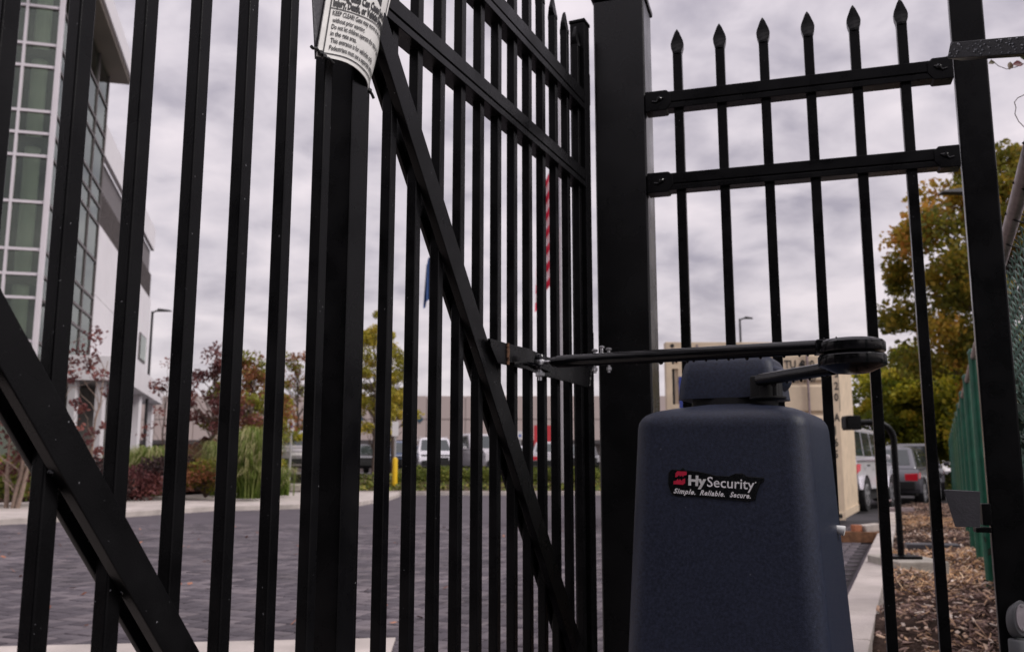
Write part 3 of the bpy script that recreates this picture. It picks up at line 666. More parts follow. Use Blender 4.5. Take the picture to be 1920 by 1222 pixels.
        for yy in (gb[1] - .95, gb[1] - 1.9):
            MB().obox((sx * (w_ - .01), yy, belt - .13), (.018, 0, 0), (0, .09, 0), (0, 0, .016)).build('door_handle', M['dark'] if col == 'white' else pm, t, bevel=.006, local=True)
    MB().obox((0, -l - .02, .50), (w_ - .1, 0, 0), (0, .05, 0), (0, 0, .11)).build('rear_bumper', M['dark'], t, bevel=.03, local=True)
    MB().obox((0, l + .00, .48), (w_ - .12, 0, 0), (0, .05, 0), (0, 0, .12)).build('front_bumper', M['dark'], t, bevel=.03, local=True)
    MB().obox((0, l - .02, nose - .25), (w_ - .5, 0, 0), (0, .04, 0), (0, 0, .07)).build('grille', M['dark'], t, bevel=.01, local=True)
    MB().obox((0, -l - .012, tailz - .22), (.26, 0, 0), (0, .01, 0), (0, 0, .06)).build('number_plate', M['signw'], t, local=True)
    if style in ('suv', 'boxy'):
        for sx in (-1, 1):
            MB().tube([(sx * (tw - .06), gt[0] + .15, Hc + .0), (sx * (tw - .06), gt[0] + .3, Hc + .05), (sx * (tw - .06), gt[1] - .3, Hc + .05), (sx * (tw - .06), gt[1] - .15, Hc)], .018, 6).build('roof_rail', M['chrome'], t, local=True)
    t.location = loc; t.rotation_euler = (0, 0, -R(az))
    return t
# right side row
P1 = np.array([7.25, 19.4]); P2 = np.array([9.75, 23.4]); cc = (P1 + P2) / 2; dirv = (P2 - P1) / np.linalg.norm(P2 - P1); side = np.array([-dirv[1], dirv[0]])
c_ = cc + side * .93
car('boxy', 'white', 'white off-roader with black door handles beside the cream container', (c_[0], c_[1], 0), math.degrees(math.atan2(dirv[0], dirv[1])), 'cars parked beyond the mulch bed', 'off-roader')
gp = at(1700, 900, 23.2)
car('hatch', 'grey', 'mid grey hatchback with a bright red tail light, seen from behind', (gp[0] + .75, 25.6, 0), 32, 'cars parked beyond the mulch bed')
gp = at(1740, 900, 27.5)
car('suv', 'dark', 'dark grey SUV behind the hatchback, next to the green fence', (gp[0] + .3, 29.3, 0), 205, 'cars parked beyond the mulch bed', 'SUV')
# far lot
GL = 'cars parked in the far lot'
def farcar(style, col, px, Y, az, label, cat='car'):
    p = at(px, 880, Y); car(style, col, label, (p[0], Y, .75), az, GL, cat)
farcar('suv', 'silver', 566, 38.8, -8, 'silver SUV seen from behind, under the sign with the blue symbol', 'SUV')
farcar('sedan', 'black', 668, 46.5, 160, 'black sedan with shiny bonnet in the far lot left of the yellow bollard')
farcar('suv', 'blue', 758, 50, 175, 'dark blue SUV in the far lot just behind the white sign', 'SUV')
farcar('suv', 'white', 812, 45, 168, 'white SUV just right of the yellow bollard in the far lot', 'SUV')
farcar('truck', 'silver', 893, 45, 150, 'silver pickup truck in the middle of the far lot', 'pickup')
farcar('sedan', 'white', 965, 50, 182, 'white sedan in front of the red shopfront in the far lot')
farcar('hatch', 'silver', 1030, 46, 2, 'silver hatchback at the right end of the far lot row')
farcar('sedan', 'dark', 1090, 47, 185, 'dark grey sedan at the end of the far lot beside the gate post')

# ------------------------------------------------------------------ trees and plants
def limb(mb, a, b, r0, r1, g, n=6, wob=.08, seg=7):
    a, b = np.array(a, float), np.array(b, float); Ln = np.linalg.norm(b - a); pts = []
    for i in range(n + 1):
        t_ = i / n; p_ = a * (1 - t_) + b * t_; p_ = p_ + g.normal(0, wob * Ln * .25, 3) * math.sin(math.pi * t_); p_[2] += .10 * Ln * math.sin(math.pi * t_); pts.append(p_)
    mb.tube(pts, [r0 * (1 - i / n) + r1 * i / n for i in range(n + 1)], seg)
def foliage(centers, radii, nleaf, size, g, droop=0):
    n = len(centers); idx = g.integers(0, n, nleaf); c = centers[idx]; r = radii[idx]
    d = g.normal(0, 1, (nleaf, 3)); d /= np.linalg.norm(d, axis=1)[:, None]; rad = g.random(nleaf) ** .45
    p = c + d * (r * rad)[:, None] * np.array([1, 1, .72])
    a = g.normal(0, 1, (nleaf, 3)); a /= np.linalg.norm(a, axis=1)[:, None]; b = np.cross(a, g.normal(0, 1, (nleaf, 3))); b /= np.linalg.norm(b, axis=1)[:, None]
    s = size * (.6 + .8 * g.random(nleaf)); ex = a * s[:, None] * .5; ey = b * s[:, None] * .33; fold = np.cross(a, b) * s[:, None] * .12
    V = np.stack([p - ex, p - ey + fold, p + ex, p + ey + fold], 1).reshape(-1, 3); F = (np.arange(nleaf)[:, None] * 4 + np.arange(4)[None])
    clump_t = g.random(n); t_ = np.clip(clump_t[idx] * .6 + g.random(nleaf) * .45, 0, 1)
    return V, F, np.repeat(t_, 4)
def tree(label, base, h, r, z0, ncl, nleaf, size, lm, seed, name='deciduous_tree', bark='bark', tr=.16, clr=.28, group=None, cat='tree', stems=1, shape=1.0):
    g = np.random.default_rng(seed); bx_, by_, bz_ = base
    t = tag(empty(name, base), label, cat, group)
    cs = []
    while len(cs) < ncl:
        d = g.uniform(-1, 1, 3)
        q = np.linalg.norm(d)
        if q > 1 or q < .25: continue
        zz_ = (d[2] + 1) / 2; w_ = (1 - abs(zz_ - .42) ** 1.6 * 1.3 * shape)
        cs.append((bx_ + d[0] * r * w_, by_ + d[1] * r * w_, bz_ + z0 + (h - z0) * zz_))
    cs = np.array(cs); rr = r * clr * g.uniform(.6, 1.25, ncl)
    tm = MB(); tops = []
    for s_ in range(stems):
        o = g.normal(0, .12 * (stems > 1), 2) ; tp = (bx_ + o[0] * 4 + g.normal(0, .05), by_ + o[1] * 4, bz_ + z0 + (h - z0) * .72)
        limb(tm, (bx_ + o[0], by_ + o[1], bz_ - .05), tp, tr, tr * .2, g, 8, .03, 9); tops.append(tp)
    for c in cs:
        tp = np.array(tops[g.integers(len(tops))]); bb = np.array([bx_, by_, bz_]); f_ = np.clip((c[2] - bz_) / (tp[2] - bz_) - .22, .15, .95)
        st = bb * (1 - f_) + tp * f_; limb(tm, st, c, tr * .28, tr * .05, g, 5, .12, 5)
    tm.build('trunk', M[bark], t, smooth=True)
    V, F, T = foliage(cs, rr, nleaf, size, g); link('crown', fast_mesh('crown', V, F, T), lm, t)
    return t
p = at(1922, 880, 27)
tree('tall autumn tree with orange and olive leaves behind the black fence post', (p[0], 27, .0), 10.9, 3.7, 2.2, 125, 42000, .165, M['leaf_orange'], 31, tr=.2, clr=.20)
GT = 'bushy yellow green trees behind the parked cars'
for i, (px, Y, h_, r_, lb) in enumerate([(1690, 38, 4.6, 2.4, 'bushy yellow green tree just right of the cream container'), (1745, 40, 5.4, 3.0, 'dense yellow green tree above the hatchback, under the autumn tree'), (1840, 37, 5.0, 3.0, 'bushy green tree beyond the green fence, behind the black post'), (1700, 45, 6.4, 3.0, 'taller olive tree standing behind the yellow green row'), (1925, 34, 5.5, 3.2, 'bushy green tree at the right edge behind the green fence')]):
    p = at(px, 880, Y); tree(lb, (p[0], Y, .6), h_, r_, .4, 60, 15000, .19, M['leaf_green'], 50 + i, group=GT, tr=.12, clr=.30)
# left group
def ltree(px, Y, h_, r_, z0, lm, lb, seed, nl=5000, ncl=40, size=.12, bark='bark', stems=1, tr=.07, clr=.26, name='young_tree', zb=.15, shape=1.0):
    p = at(px, 880, Y); tree(lb, (p[0], Y, zb), h_, r_, z0, ncl, nl, size, lm, seed, name, bark, tr, clr, 'young trees along the sidewalk', stems=stems, shape=shape)
ltree(152, 21.5, 4.3, .75, .8, M['leaf_red'], 'thin young tree with sparse red leaves in front of the white canopy', 61, 700, 22, .10, 'bark2', 2, .035, .30)
ltree(20, 19.5, 2.6, 1.1, .5, M['leaf_red'], 'multi stemmed shrub tree with pale trunks at the left edge', 62, 2600, 30, .10, 'bark2', 4, .05, .3)
ltree(300, 30, 4.3, .9, .6, M['leaf_red'], 'slender tree with few red leaves beside the lamp pole', 63, 500, 18, .11, 'bark', 1, .04)
ltree(396, 30, 4.9, 1.35, .7, M['leaf_red'], 'dark red tree left of the tall green grass clump', 64, 3600, 46, .12)
ltree(466, 31, 5.1, 1.5, .7, M['leaf_rg'], 'rust and green leaved tree right of the dark red one', 65, 5200, 50, .12)
ltree(552, 43, 6.2, 1.7, 1.2, M['leaf_rg'], 'brown and green tree rising behind the silver SUV', 66, 5200, 50, .13, zb=.75)
ltree(700, 42, 7.4, 1.6, 1.5, M['leaf_yellow'], 'tall yellow green tree left of the store wall', 67, 8000, 60, .13, zb=.75, tr=.1)
ltree(735, 47, 6.4, 1.4, 1.5, M['leaf_yellow'], 'narrower yellow tree just behind the white parking sign', 68, 5200, 50, .13, zb=.75, tr=.1)
ltree(505, 36, 4.2, 1.2, .5, M['leaf_green'], 'small bright green tree behind the rust leaved one', 69, 4200, 40, .12)
def shrub(px, py, Y, wm, hm, lm, lb, seed, name='shrub', n_=3200, size=.09, group='shrubs in the planting bed', zb=.15):
    g = np.random.default_rng(seed); p = at(px, py, Y); t = tag(empty(name, (p[0], Y, zb)), lb, 'shrub', group)
    k = 16; c = np.stack([p[0] + g.normal(0, wm * .22, k), Y + g.normal(0, wm * .2, k), zb + hm * g.uniform(.25, .8, k)], 1)
    mb = MB()
    for q in c: limb(mb, (p[0], Y, zb), q, .02, .006, g, 4, .1, 5)
    mb.build('stems', M['bark'], t); V, F, T = foliage(c, np.full(k, wm * .24), n_, size, g); link('foliage', fast_mesh('foliage', V, F, T), lm, t)
for i, (px, Y, wm, hm, lm, lb) in enumerate([
    (20, 21.0, 2.0, 1.0, 'hedge', 'low olive shrub under the multi stemmed tree at the left edge'), (110, 24, 2.0, 1.3, 'leaf_red', 'red shrub seen through the gap right of the second gate picket'), (175, 23.5, 1.8, 1.2, 'bush_dark', 'dark purple shrub under the thin red tree'),
    (262, 24.5, 1.7, .8, 'leaf_red', 'low red shrub in front of the pale grass clump'), (335, 25.5, 2.0, 1.1, 'bush_dark', 'large dark purple shrub beneath the red trees'), (388, 25.4, 1.5, 1.2, 'leaf_rg', 'rust and green shrub left of the tall green grass'),
    (430, 29, 1.6, 1.6, 'leaf_rg', 'rust leaved shrub behind the tall green grass'), (370, 31, 2.4, 2.0, 'leaf_red', 'bushy red shrub at the foot of the dark red tree'), (290, 33, 3.0, 1.5, 'leaf_red', 'low red hedge in front of the office canopy')]):
    shrub(px, 880, Y, wm, hm, M[lm], lb, 80 + i)
def grass_clump(px, Y, hgt, spread, n_, lb, seed, zb=.15, name='ornamental_grass'):
    g = np.random.default_rng(seed); p = at(px, 880, Y); t = tag(empty(name, (p[0], Y, zb)), lb, 'ornamental grass', 'ornamental grass clumps in the planting bed')
    V = []; F = []; T = []; seg = 6
    for i in range(n_):
        a = g.random() * 6.283; s_ = spread * (.15 + 1.15 * g.random()); h_ = hgt * (.35 + .75 * g.random()); wd = .012 + .012 * g.random(); b0 = len(V); tt = g.random()
        o = np.array([g.normal(0, .12), g.normal(0, .12)]); d_ = np.array([math.cos(a), math.sin(a)]); nrm_ = np.array([-d_[1], d_[0]])
        for k in range(seg + 1):
            u = k / seg; r_ = s_ * u ** 1.35; z_ = h_ * math.sin(u * 2.2) / math.sin(min(2.0, 1.57)) * (1 if u < .8 else 1)
            c = o + d_ * r_; w_ = wd * (1 - u * .85)
            V += [(p[0] + c[0] - nrm_[0] * w_, Y + c[1] - nrm_[1] * w_, zb + z_), (p[0] + c[0] + nrm_[0] * w_, Y + c[1] + nrm_[1] * w_, zb + z_)]; T += [min(1, tt * .6 + u ** 2 * .5)] * 2
        F += [(b0 + 2 * k, b0 + 2 * k + 1, b0 + 2 * k + 3, b0 + 2 * k + 2) for k in range(seg)]
    link('blades', fast_mesh('blades', V, F, T), M['grassy'], t)
grass_clump(472, 24.5, 1.75, .95, 1500, 'tall arching green grass clump at the right end of the planting bed', 91)
grass_clump(282, 27, 1.35, 1.3, 1300, 'wide pale tipped grass clump left of the dark purple shrubs', 92)
grass_clump(240, 28.5, 1.2, 1.1, 800, 'pale grass clump behind the dark shrub near the office column', 93)
grass_clump(415, 27.5, 1.5, .9, 900, 'green grass clump between the red tree and the tall clump', 94)
grass_clump(525, 27.5, .8, .6, 400, 'short green grass tuft at the tip of the planting bed', 95)
for i, px in enumerate(range(765, 1115, 38)):
    shrub(px, 880, 37.3 + (i % 2) * .4, 1.6, .55, M['hedge'], ['low round shrub on the bank nearest the yellow bollard', 'second low shrub on the far bank from the bollard', 'low olive shrub on the bank under the white SUV', 'low shrub on the bank left of the silver pickup', 'low shrub on the bank below the silver pickup', 'low green shrub on the bank right of the silver pickup', 'low shrub on the bank below the white sedan', 'low shrub on the bank under the red shopfront', 'low shrub on the bank in front of the silver hatchback', 'last low shrub on the bank beside the big gate post'][i], 120 + i, n_=1500, size=.08, group='low shrubs on the far bank', zb=.42, name='low_shrub')

g = np.random.default_rng(300); Vt, Ft, Tt = [], [], []; nb = 0  # unseen trees added behind the camera so black paint mirrors less sky
for (tx_, ty_, th_) in ((-3.5, -9, 7.5), (-6.5, -8.5, 8), (-9.5, -8, 7.5), (-12, -6.5, 8), (-14, -4, 7), (-1, -10.5, 7)):
    k = 60; hh = g.random(k); cs = np.stack([tx_ + g.normal(0, 1, k) * (1.25 - hh), ty_ + g.normal(0, 1, k) * (1.25 - hh), .4 + hh * (th_ - .4)], 1)
    V, F, T = foliage(cs, np.full(k, .85), 6000, .26, g); Vt.append(V); Ft.append(F + nb); Tt.append(T); nb += len(V)
tag(link('unseen_tree_blocker', fast_mesh('unseen_tree_blocker', np.concatenate(Vt), np.concatenate(Ft), np.concatenate(Tt)), M['bush_green']), 'dense dark evergreens, unseen, added behind the viewer to darken reflections', 'trees', kind='stuff')
# ------------------------------------------------------------------ text helper
def text_mesh(body, size=1, bold=0, shear=0, extrude=0, align='LEFT', space=1.0):
    c = bpy.data.curves.new('lettering', 'FONT'); c.body = body; c.size = size; c.offset = bold; c.shear = shear; c.extrude = extrude; c.align_x = align; c.space_character = space; c.resolution_u = 3
    o = bpy.data.objects.new('lettering', c); COL.objects.link(o)
    dg = bpy.context.evaluated_depsgraph_get(); dg.update(); me = bpy.data.meshes.new_from_object(o.evaluated_get(dg)); me.name = 'lettering'
    bpy.data.objects.remove(o); bpy.data.curves.remove(c); me.materials.clear()
    return me
def place_text(me, fn):
    for v in me.vertices: v.co = Vector(fn(v.co.x, v.co.y, v.co.z))
    me.update()

# ------------------------------------------------------------------ cream container
CY = 13.6
ct_l = at(1250, 648, CY); ct_r = at(1578, 700, CY); zb_c = 0.16; zt_c = at(1250, 641, CY)[2]
XL, XR = ct_l[0] - .02, at(1581, 880, CY)[0]
cang = R(4.0)       # yaw: right side slightly visible
con = tag(empty('shipping_container', (XL, CY, zb_c)), 'cream shipping container standing behind the gate operator, doors facing the camera', 'container')
Wc_ = XR - XL
def cpart(name, a, b, m, bevel=.008, parent=None): return MB().box(a, b).build(name, m, parent or con, bevel=bevel, local=True)
hc = zt_c - zb_c
cpart('corner_post', (0, 0, 0), (.09, .15, hc - .12), M['cream']); cpart('corner_post', (Wc_ - .10, 0, 0), (Wc_, .15, hc - .12), M['cream'])
for xx in (0, Wc_ - .18):
    for z_ in (hc - .12, 0):
        cc_ = cpart('corner_casting', (xx, -.012, z_), (xx + .18, .16, z_ + .12), M['cream'], .01)
        MB().lathe((xx + .10, -.014, z_ + .06), [(.032, 0), (.032, .003)], 14, 'y').build('casting_hole', M['dark'], cc_, local=True)
cpart('header_beam', (.181, .01, hc - .11), (Wc_ - .181, .14, hc), M['cream']); cpart('sill_beam', (.181, .01, 0), (Wc_ - .181, .14, .12), M['cream'])
for d0, d1 in ((.13, Wc_ / 2 - .012), (Wc_ / 2 + .012, Wc_ - .14)):
    dr = cpart('door', (d0, .045, .14), (d1, .085, hc - .13), M['creamd'])
    nseg = 5; zz0, zz1 = .17, hc - .16
    for k in range(nseg):
        za = zz0 + (zz1 - zz0) * k / nseg; zb2 = zz0 + (zz1 - zz0) * (k + 1) / nseg
        MB().hexa([(d0 + .05, .012, za + .05), (d1 - .05, .012, za + .05), (d1 - .05, .05, za + .01), (d0 + .05, .05, za + .01), (d0 + .05, .012, zb2 - .05), (d1 - .05, .012, zb2 - .05), (d1 - .05, .05, zb2 - .01), (d0 + .05, .05, zb2 - .01)]).build('door_panel', M['creamd'], dr, bevel=.006, local=True)
    for fx_ in (.3, .72):
        xx = d0 + (d1 - d0) * fx_
        rd = MB().tube([(xx, -.02, .05), (xx, -.02, hc - .04)], .019, 10).build('lock_rod', M['galv'], dr, smooth=True, local=True)
    for z_ in (.35, .95, 1.65, 2.25):
        xx = d0 if d0 < 1 else d1
        MB().obox((xx, .03, z_), (.055, 0, 0), (0, .028, 0), (0, 0, .035)).build('hinge', M['creamd'], dr, bevel=.006, local=True)
cpart('door_gasket', (.091, .03, .14), (.128, .10, hc - .13), M['dark'], 0); cpart('door_gasket', (Wc_ - .138, .03, .14), (Wc_ - .101, .10, hc - .13), M['dark'], 0)
cpart('blue_label', (.185, .003, 1.63), (.27, .011, 2.1), M['blue'], 0)
# long side, corrugated, seen very obliquely: yawed walls
th = R(24.3); dx, dy = math.sin(th), math.cos(th)
sp_ = []
for k in range(14):
    u = k * .25
    sp_ += [(u, 0), (u + .07, .035), (u + .14, .035), (u + .21, 0)]
mb = MB(); n_ = len(sp_)
V = [(Wc_ + u * dx - o_ * dy * .6, .15 + u * dy + o_ * dx, z_) for z_ in (.12, hc - .1) for (u, o_) in sp_]
mb.add(V, [(i, i + 1, n_ + i + 1, n_ + i) for i in range(n_ - 1)]); mb.build('side_wall', M['cream'], con, local=True)
for z0_, z1_2 in ((0, .12), (hc - .1, hc)):
    MB().hexa([(Wc_ - .10, .151, z0_), (Wc_ + .012, .151, z0_), (Wc_ + 3.5 * dx + .01, .15 + 3.5 * dy, z0_), (Wc_ + 3.5 * dx - .1, .15 + 3.5 * dy, z0_), (Wc_ - .10, .151, z1_2), (Wc_ + .012, .151, z1_2), (Wc_ + 3.5 * dx + .01, .15 + 3.5 * dy, z1_2), (Wc_ + 3.5 * dx - .1, .15 + 3.5 * dy, z1_2)]).build('side_rail', M['cream'], con, local=True)
mb = MB(); mb.add([(0.02, .15, hc - .03), (Wc_ - .02, .15, hc - .03), (Wc_ + 3.5 * dx - .05, .15 + 3.5 * dy, hc - .03), (3.5 * dx, .15 + 3.5 * dy, hc - .03), (0.02, .15, .05), (3.5 * dx, 3.5 * dy + .15, .05)], [(0, 1, 2, 3), (0, 3, 5, 4)]); mb.build('roof', M['cream'], con, local=True)
MB().hexa([(Wc_ + .03 * dx + .02, .2, 1.62), (Wc_ + .5 * dx + .02, .15 + .5 * dy, 1.62), (Wc_ + .5 * dx + .0, .15 + .5 * dy, 1.62), (Wc_ + .03 * dx, .2, 1.62), (Wc_ + .03 * dx + .02, .2, 2.25), (Wc_ + .5 * dx + .02, .15 + .5 * dy, 2.25), (Wc_ + .5 * dx + .0, .15 + .5 * dy, 2.25), (Wc_ + .03 * dx, .2, 2.25)]).build('vent', M['dark'], con, local=True)
def ctext(body, px, py, size, vertical=False, sp=1.0):
    p_ = at(px, py, CY)
    me = text_mesh(body, size, .004)
    place_text(me, lambda x, y, z: (p_[0] - XL + x * .8, .005 - .002, p_[2] - zb_c + y)); me.materials.append(M['ink'])
    o = bpy.data.objects.new('lettering', me); COL.objects.link(o); o.parent = con; return o
for tx, px, py, sz in (('TU 4', 1471, 690, .17), ('320', 1502, 690, .17), ('1107', 1506, 716, .125), ('22G1', 1471, 716, .125)):
    ctext(tx, px, py, sz)
for k_, ch in enumerate('3320AJ65'):
    yy = [684, 707, 730, 751, 789, 812, 836, 858][k_]
    me = text_mesh(ch, .16, .004); p_ = at(1564.5, yy, CY)
    place_text(me, lambda x, y, z: (p_[0] - XL + x * .75, -.004, p_[2] - zb_c + y)); me.materials.append(M['ink'])
    o = bpy.data.objects.new('lettering', me); COL.objects.link(o); o.parent = con

# hitch, blocks and odds by the container
hp = onz(1612, 992, 0)
hb = tag(empty('trailer_hitch', (hp[0], 12.7, 0)), 'dark steel trailer hitch jack lying at the foot of the container corner', 'hitch')
MB().obox((0.10, .25, .34), (.25, .05, 0), (-.01, .03, 0), (0, 0, .03)).build('drawbar', M['galv'], hb, bevel=.006, local=True)
MB().tube([(-.08, .2, .02), (-.08, .2, .46)], .03, 10).build('jack', M['dark'], hb, local=True); MB().tube([(-.15, .2, .42), (.02, .2, .47)], .014, 8).build('crank', M['galv'], hb, local=True)
MB().obox((-.02, .2, .015), (.12, 0, 0), (0, .12, 0), (0, 0, .015)).build('foot', M['galv'], hb, local=True)
def simple(name, label, cat, parts, loc, group=None):
    t = tag(empty(name, loc), label, cat, group)
    for nm, mb, m, bv in parts: mb.build(nm, m, t, bevel=bv, local=True)
    return t
bx1 = onz(1617, 1016, 0)
b1 = MB().obox((0, 0, .065), (.30, -.05, 0), (.02, .09, 0), (0, 0, .065)).build('timber_block', M['wood'], bevel=.008, local=True); b1.location = (bx1[0], bx1[1], 0); tag(b1, 'brown timber block lying on the asphalt under the container corner', 'timber block')
b2 = MB().obox((0, 0, .045), (.11, .01, .012), (-.02, .08, 0), (-.008, 0, .045)).build('stone_block', M['stone'], bevel=.012, local=True); b2.location = (bx1[0] + .12, bx1[1] + .02, .128); tag(b2, 'pale broken stone resting on the timber block', 'stone')
b3 = MB().obox((0, 0, .04), (.05, .01, 0), (-.01, .05, 0), (0, 0, .04)).build('brick', mat('orange_brick', (.42, .16, .08), .8, 0, .3, 20), bevel=.008, local=True); b3.location = (bx1[0] - .06, bx1[1] + .01, .13); tag(b3, 'small orange brick on the timber block beside the pale stone', 'brick')
# gooseneck reader stand on its footing
gY = 7.55
gb_ = at(1690, 1046, gY); ft_top = gb_[2]
sl0, sl1 = at(1668, 1048, gY), at(1752, 1050, gY)
ftm = MB().hexa([(sl0[0] - .05, gY - .30, .02), (sl1[0], gY - .26, .02), (sl1[0], gY + .35, .02), (sl0[0] - .05, gY + .35, .02), (sl0[0] - .05, gY - .30, ft_top), (sl1[0], gY - .26, ft_top), (sl1[0], gY + .35, ft_top), (sl0[0] - .05, gY + .35, ft_top)])
tag(ftm.build('concrete_footing', M['conc2'], bevel=.015), 'pale concrete footing block in the mulch under the gooseneck stand', 'footing')
gt_ = at(1684, 800, gY); X0 = gb_[0]
gs = tag(empty('gooseneck_stand', (X0, gY, ft_top)), 'black gooseneck stand with a card reader box facing the container', 'stand')
MB().obox((0, 0, .012), (.125, 0, 0), (0, .11, 0), (0, 0, .012)).build('base_plate', M['black'], gs, bevel=.004, local=True)
for sx in (-1, 1):
    for sy in (-1, 1): MB().lathe((sx * .095, sy * .08, .024), [(.013, 0), (.013, .012)], 6).build('anchor_bolt', M['galv'], gs, local=True)
zt_g = at(1684, 792, gY)[2] - ft_top; xb = at(1608, 795, gY)[0] - X0; rr_ = .14
path = [(0, 0, .02), (0, 0, zt_g - rr_)] + [(-rr_ + rr_ * math.cos(a), 0, zt_g - rr_ + rr_ * math.sin(a)) for a in np.linspace(.2, math.pi / 2, 7)] + [(xb, 0, zt_g)]
MB().tube(path, .026, 14).build('post', M['black'], gs, smooth=True, local=True)
x0_ = at(1584, 795, gY)[0] - X0
hd = MB().box((x0_, -.07, zt_g - .06), (xb + .005, .07, zt_g + .055)).build('reader_box', M['black'], gs, bevel=.006, local=True)
MB().box((x0_ - .012, -.05, zt_g - .045), (x0_ - .001, .05, zt_g + .04)).build('reader_face', M['dark'], hd, bevel=.003, local=True)
fs = onz(1748, 1030, .12)
tag(MB().obox((fs[0], fs[1], .155), (.23, -.06, 0), (.04, .12, 0), (0, 0, .022)).build('paving_slab', M['plate'], bevel=.006), 'flat grey slab lying on the mulch right of the footing', 'slab')

# ------------------------------------------------------------------ green chain link fence
FX0, FY0, FAZ = 1.34, 2.30, R(24.9); fdv = np.array([math.sin(FAZ), math.cos(FAZ)])
cl = tag(empty('chain_link_fence', (FX0, FY0, 0)), 'green chain link fence running away along the mulch bed on the right', 'fence')
cl.rotation_euler = (0, 0, -FAZ)       # local +y runs along the fence
HF = 1.63; BAY = 1.83; START = -1.25
def zig(u, n=46):
    pts = []
    for k in range(n + 1):
        z_ = .04 + (HF - .05) * k / n; pts.append(((.006 if (k + 0) % 2 else -.006), u + (.0285 if k % 2 else -.0285) , z_))
    return pts
Vs = []; Fs = []; rw = .0030
nw = int(BAY / .057)
for i in range(nw):
    P_ = np.array(zig(.0285 + i * .057, 46)); P_[:, 1] = (.0285 + i * .057) + (P_[:, 1] - (.0285 + i * .057)) * (1 if i % 2 else -1); n_ = len(P_); b0 = sum(len(v) for v in Vs)
    ang = [0, 2.094, 4.189]; ring_ = np.stack([P_ + np.array([math.cos(a) * rw, math.sin(a) * rw, 0]) * 1.0 for a in ang], 1).reshape(-1, 3); Vs.append(ring_)
    for k in range(n_ - 1):
        for j in range(3):
            a, b = b0 + k * 3 + j, b0 + k * 3 + (j + 1) % 3; Fs.append((a, b, b + 3, a + 3))
lme = fast_mesh('chain_link', np.concatenate(Vs), Fs); lme.materials.append(M['wire'])
pme = MB().tube([(0, 0, -.1), (0, 0, HF + .02)], .030, 14); pm0 = pme.build('fence_post', M['green'], cl, smooth=True, local=True)
cap0 = MB().lathe((0, 0, HF + .02), [(.033, 0), (.033, .015), (.02, .035), (.005, .04)], 14).build('post_cap', M['green'], pm0, smooth=True, local=True)
pm0.location = (-.004, START, 0)
for i in range(14):
    o = bpy.data.objects.new('chain_link', lme); COL.objects.link(o); o.parent = cl; o.location = (.030, START + i * BAY, 0)
    r_ = MB().tube([(0, START + i * BAY + .002, HF), (0, START + (i + 1) * BAY - .002, HF)], .0215, 12).build('top_rail', M['galv'] if i < 5 else M['green'], cl, smooth=True, local=True)
    if i == 0: continue          # the first bay is a double one
    c_ = copy_tree(pm0, cl); c_.location = (-.004, START + (i + 1) * BAY, 0)
for i in range(26):   # wire ties
    yy = START + .3 + i * .33
    MB().tube([(.032, yy, HF - .04), (0, yy + .004, HF - .0235), (-.0235, yy + .008, HF), (0, yy + .012, HF + .0235), (.034, yy + .016, HF - .02)], .0028, 6).build('wire_tie', M['dark'], cl, local=True)
# plants close behind the wire, seen only as dark green through it
for i, (u, o_) in enumerate([(.2, .55), (1.1, .6), (2.2, .7), (3.4, .75)]):
    c_ = np.array([FX0, FY0]) + fdv * u + np.array([fdv[1], -fdv[0]]) * o_
    g = np.random.default_rng(200 + i); t = tag(empty('hedge_bush', (c_[0], c_[1], 0)), ['dark leafy bush behind the nearest stretch of green fence', 'second dark leafy bush behind the green fence', 'third dark bush back along the green fence', 'farthest dark bush close behind the green fence'][i], 'bush', 'bushes behind the green fence')
    k = 22; cs = np.stack([c_[0] + g.normal(0, .22, k), c_[1] + g.normal(0, .32, k), g.uniform(.15, 1.15, k)], 1); mb = MB()
    for q in cs: limb(mb, (c_[0], c_[1], 0), q, .012, .004, g, 4, .1, 5)
    mb.build('stems', M['bark'], t); V, F, T = foliage(cs, np.full(k, .22), 3800, .055, g); link('foliage', fast_mesh('foliage', V, F, T * .5), M['bush_green'], t)

# ------------------------------------------------------------------ iron fence panel on the right
f0 = np.array([.453, 2.429]); FA = R(106.87); fd = np.array([math.sin(FA), math.cos(FA)]); fm = np.array([-math.sin(R(16.87)), -math.cos(R(16.87))])
def onfence(px, py, m):       # ray meets the vertical plane of the fence, offset m towards the camera
    d = ray(px, py); o = f0 + fm * m; den = d[0] * fm[0] + d[1] * fm[1]; k = (o @ fm) / den
    P_ = np.array([0, 0, H]) + d * k; return float((P_[:2] - o) @ fd), float(P_[2])
def FP(t, m, z): q = f0 + fd * t + fm * m; return (q[0], q[1], z)
def fbox(mb, t0, t1, m0, m1, z0, z1, mi=0): return mb.hexa([FP(t0, m1, z0), FP(t1, m1, z0), FP(t1, m0, z0), FP(t0, m0, z0), FP(t0, m1, z1), FP(t1, m1, z1), FP(t1, m0, z1), FP(t0, m0, z1)], mi)
pt, _ = onfence(1216, 425, 0); PW = .147
pl = pt - PW
rt0, _ = onfence(1812.5, 425, .012); rt1, _ = onfence(1879, 425, .012)
gp_c = FP((pl + pt) / 2, -PW / 2, 0)
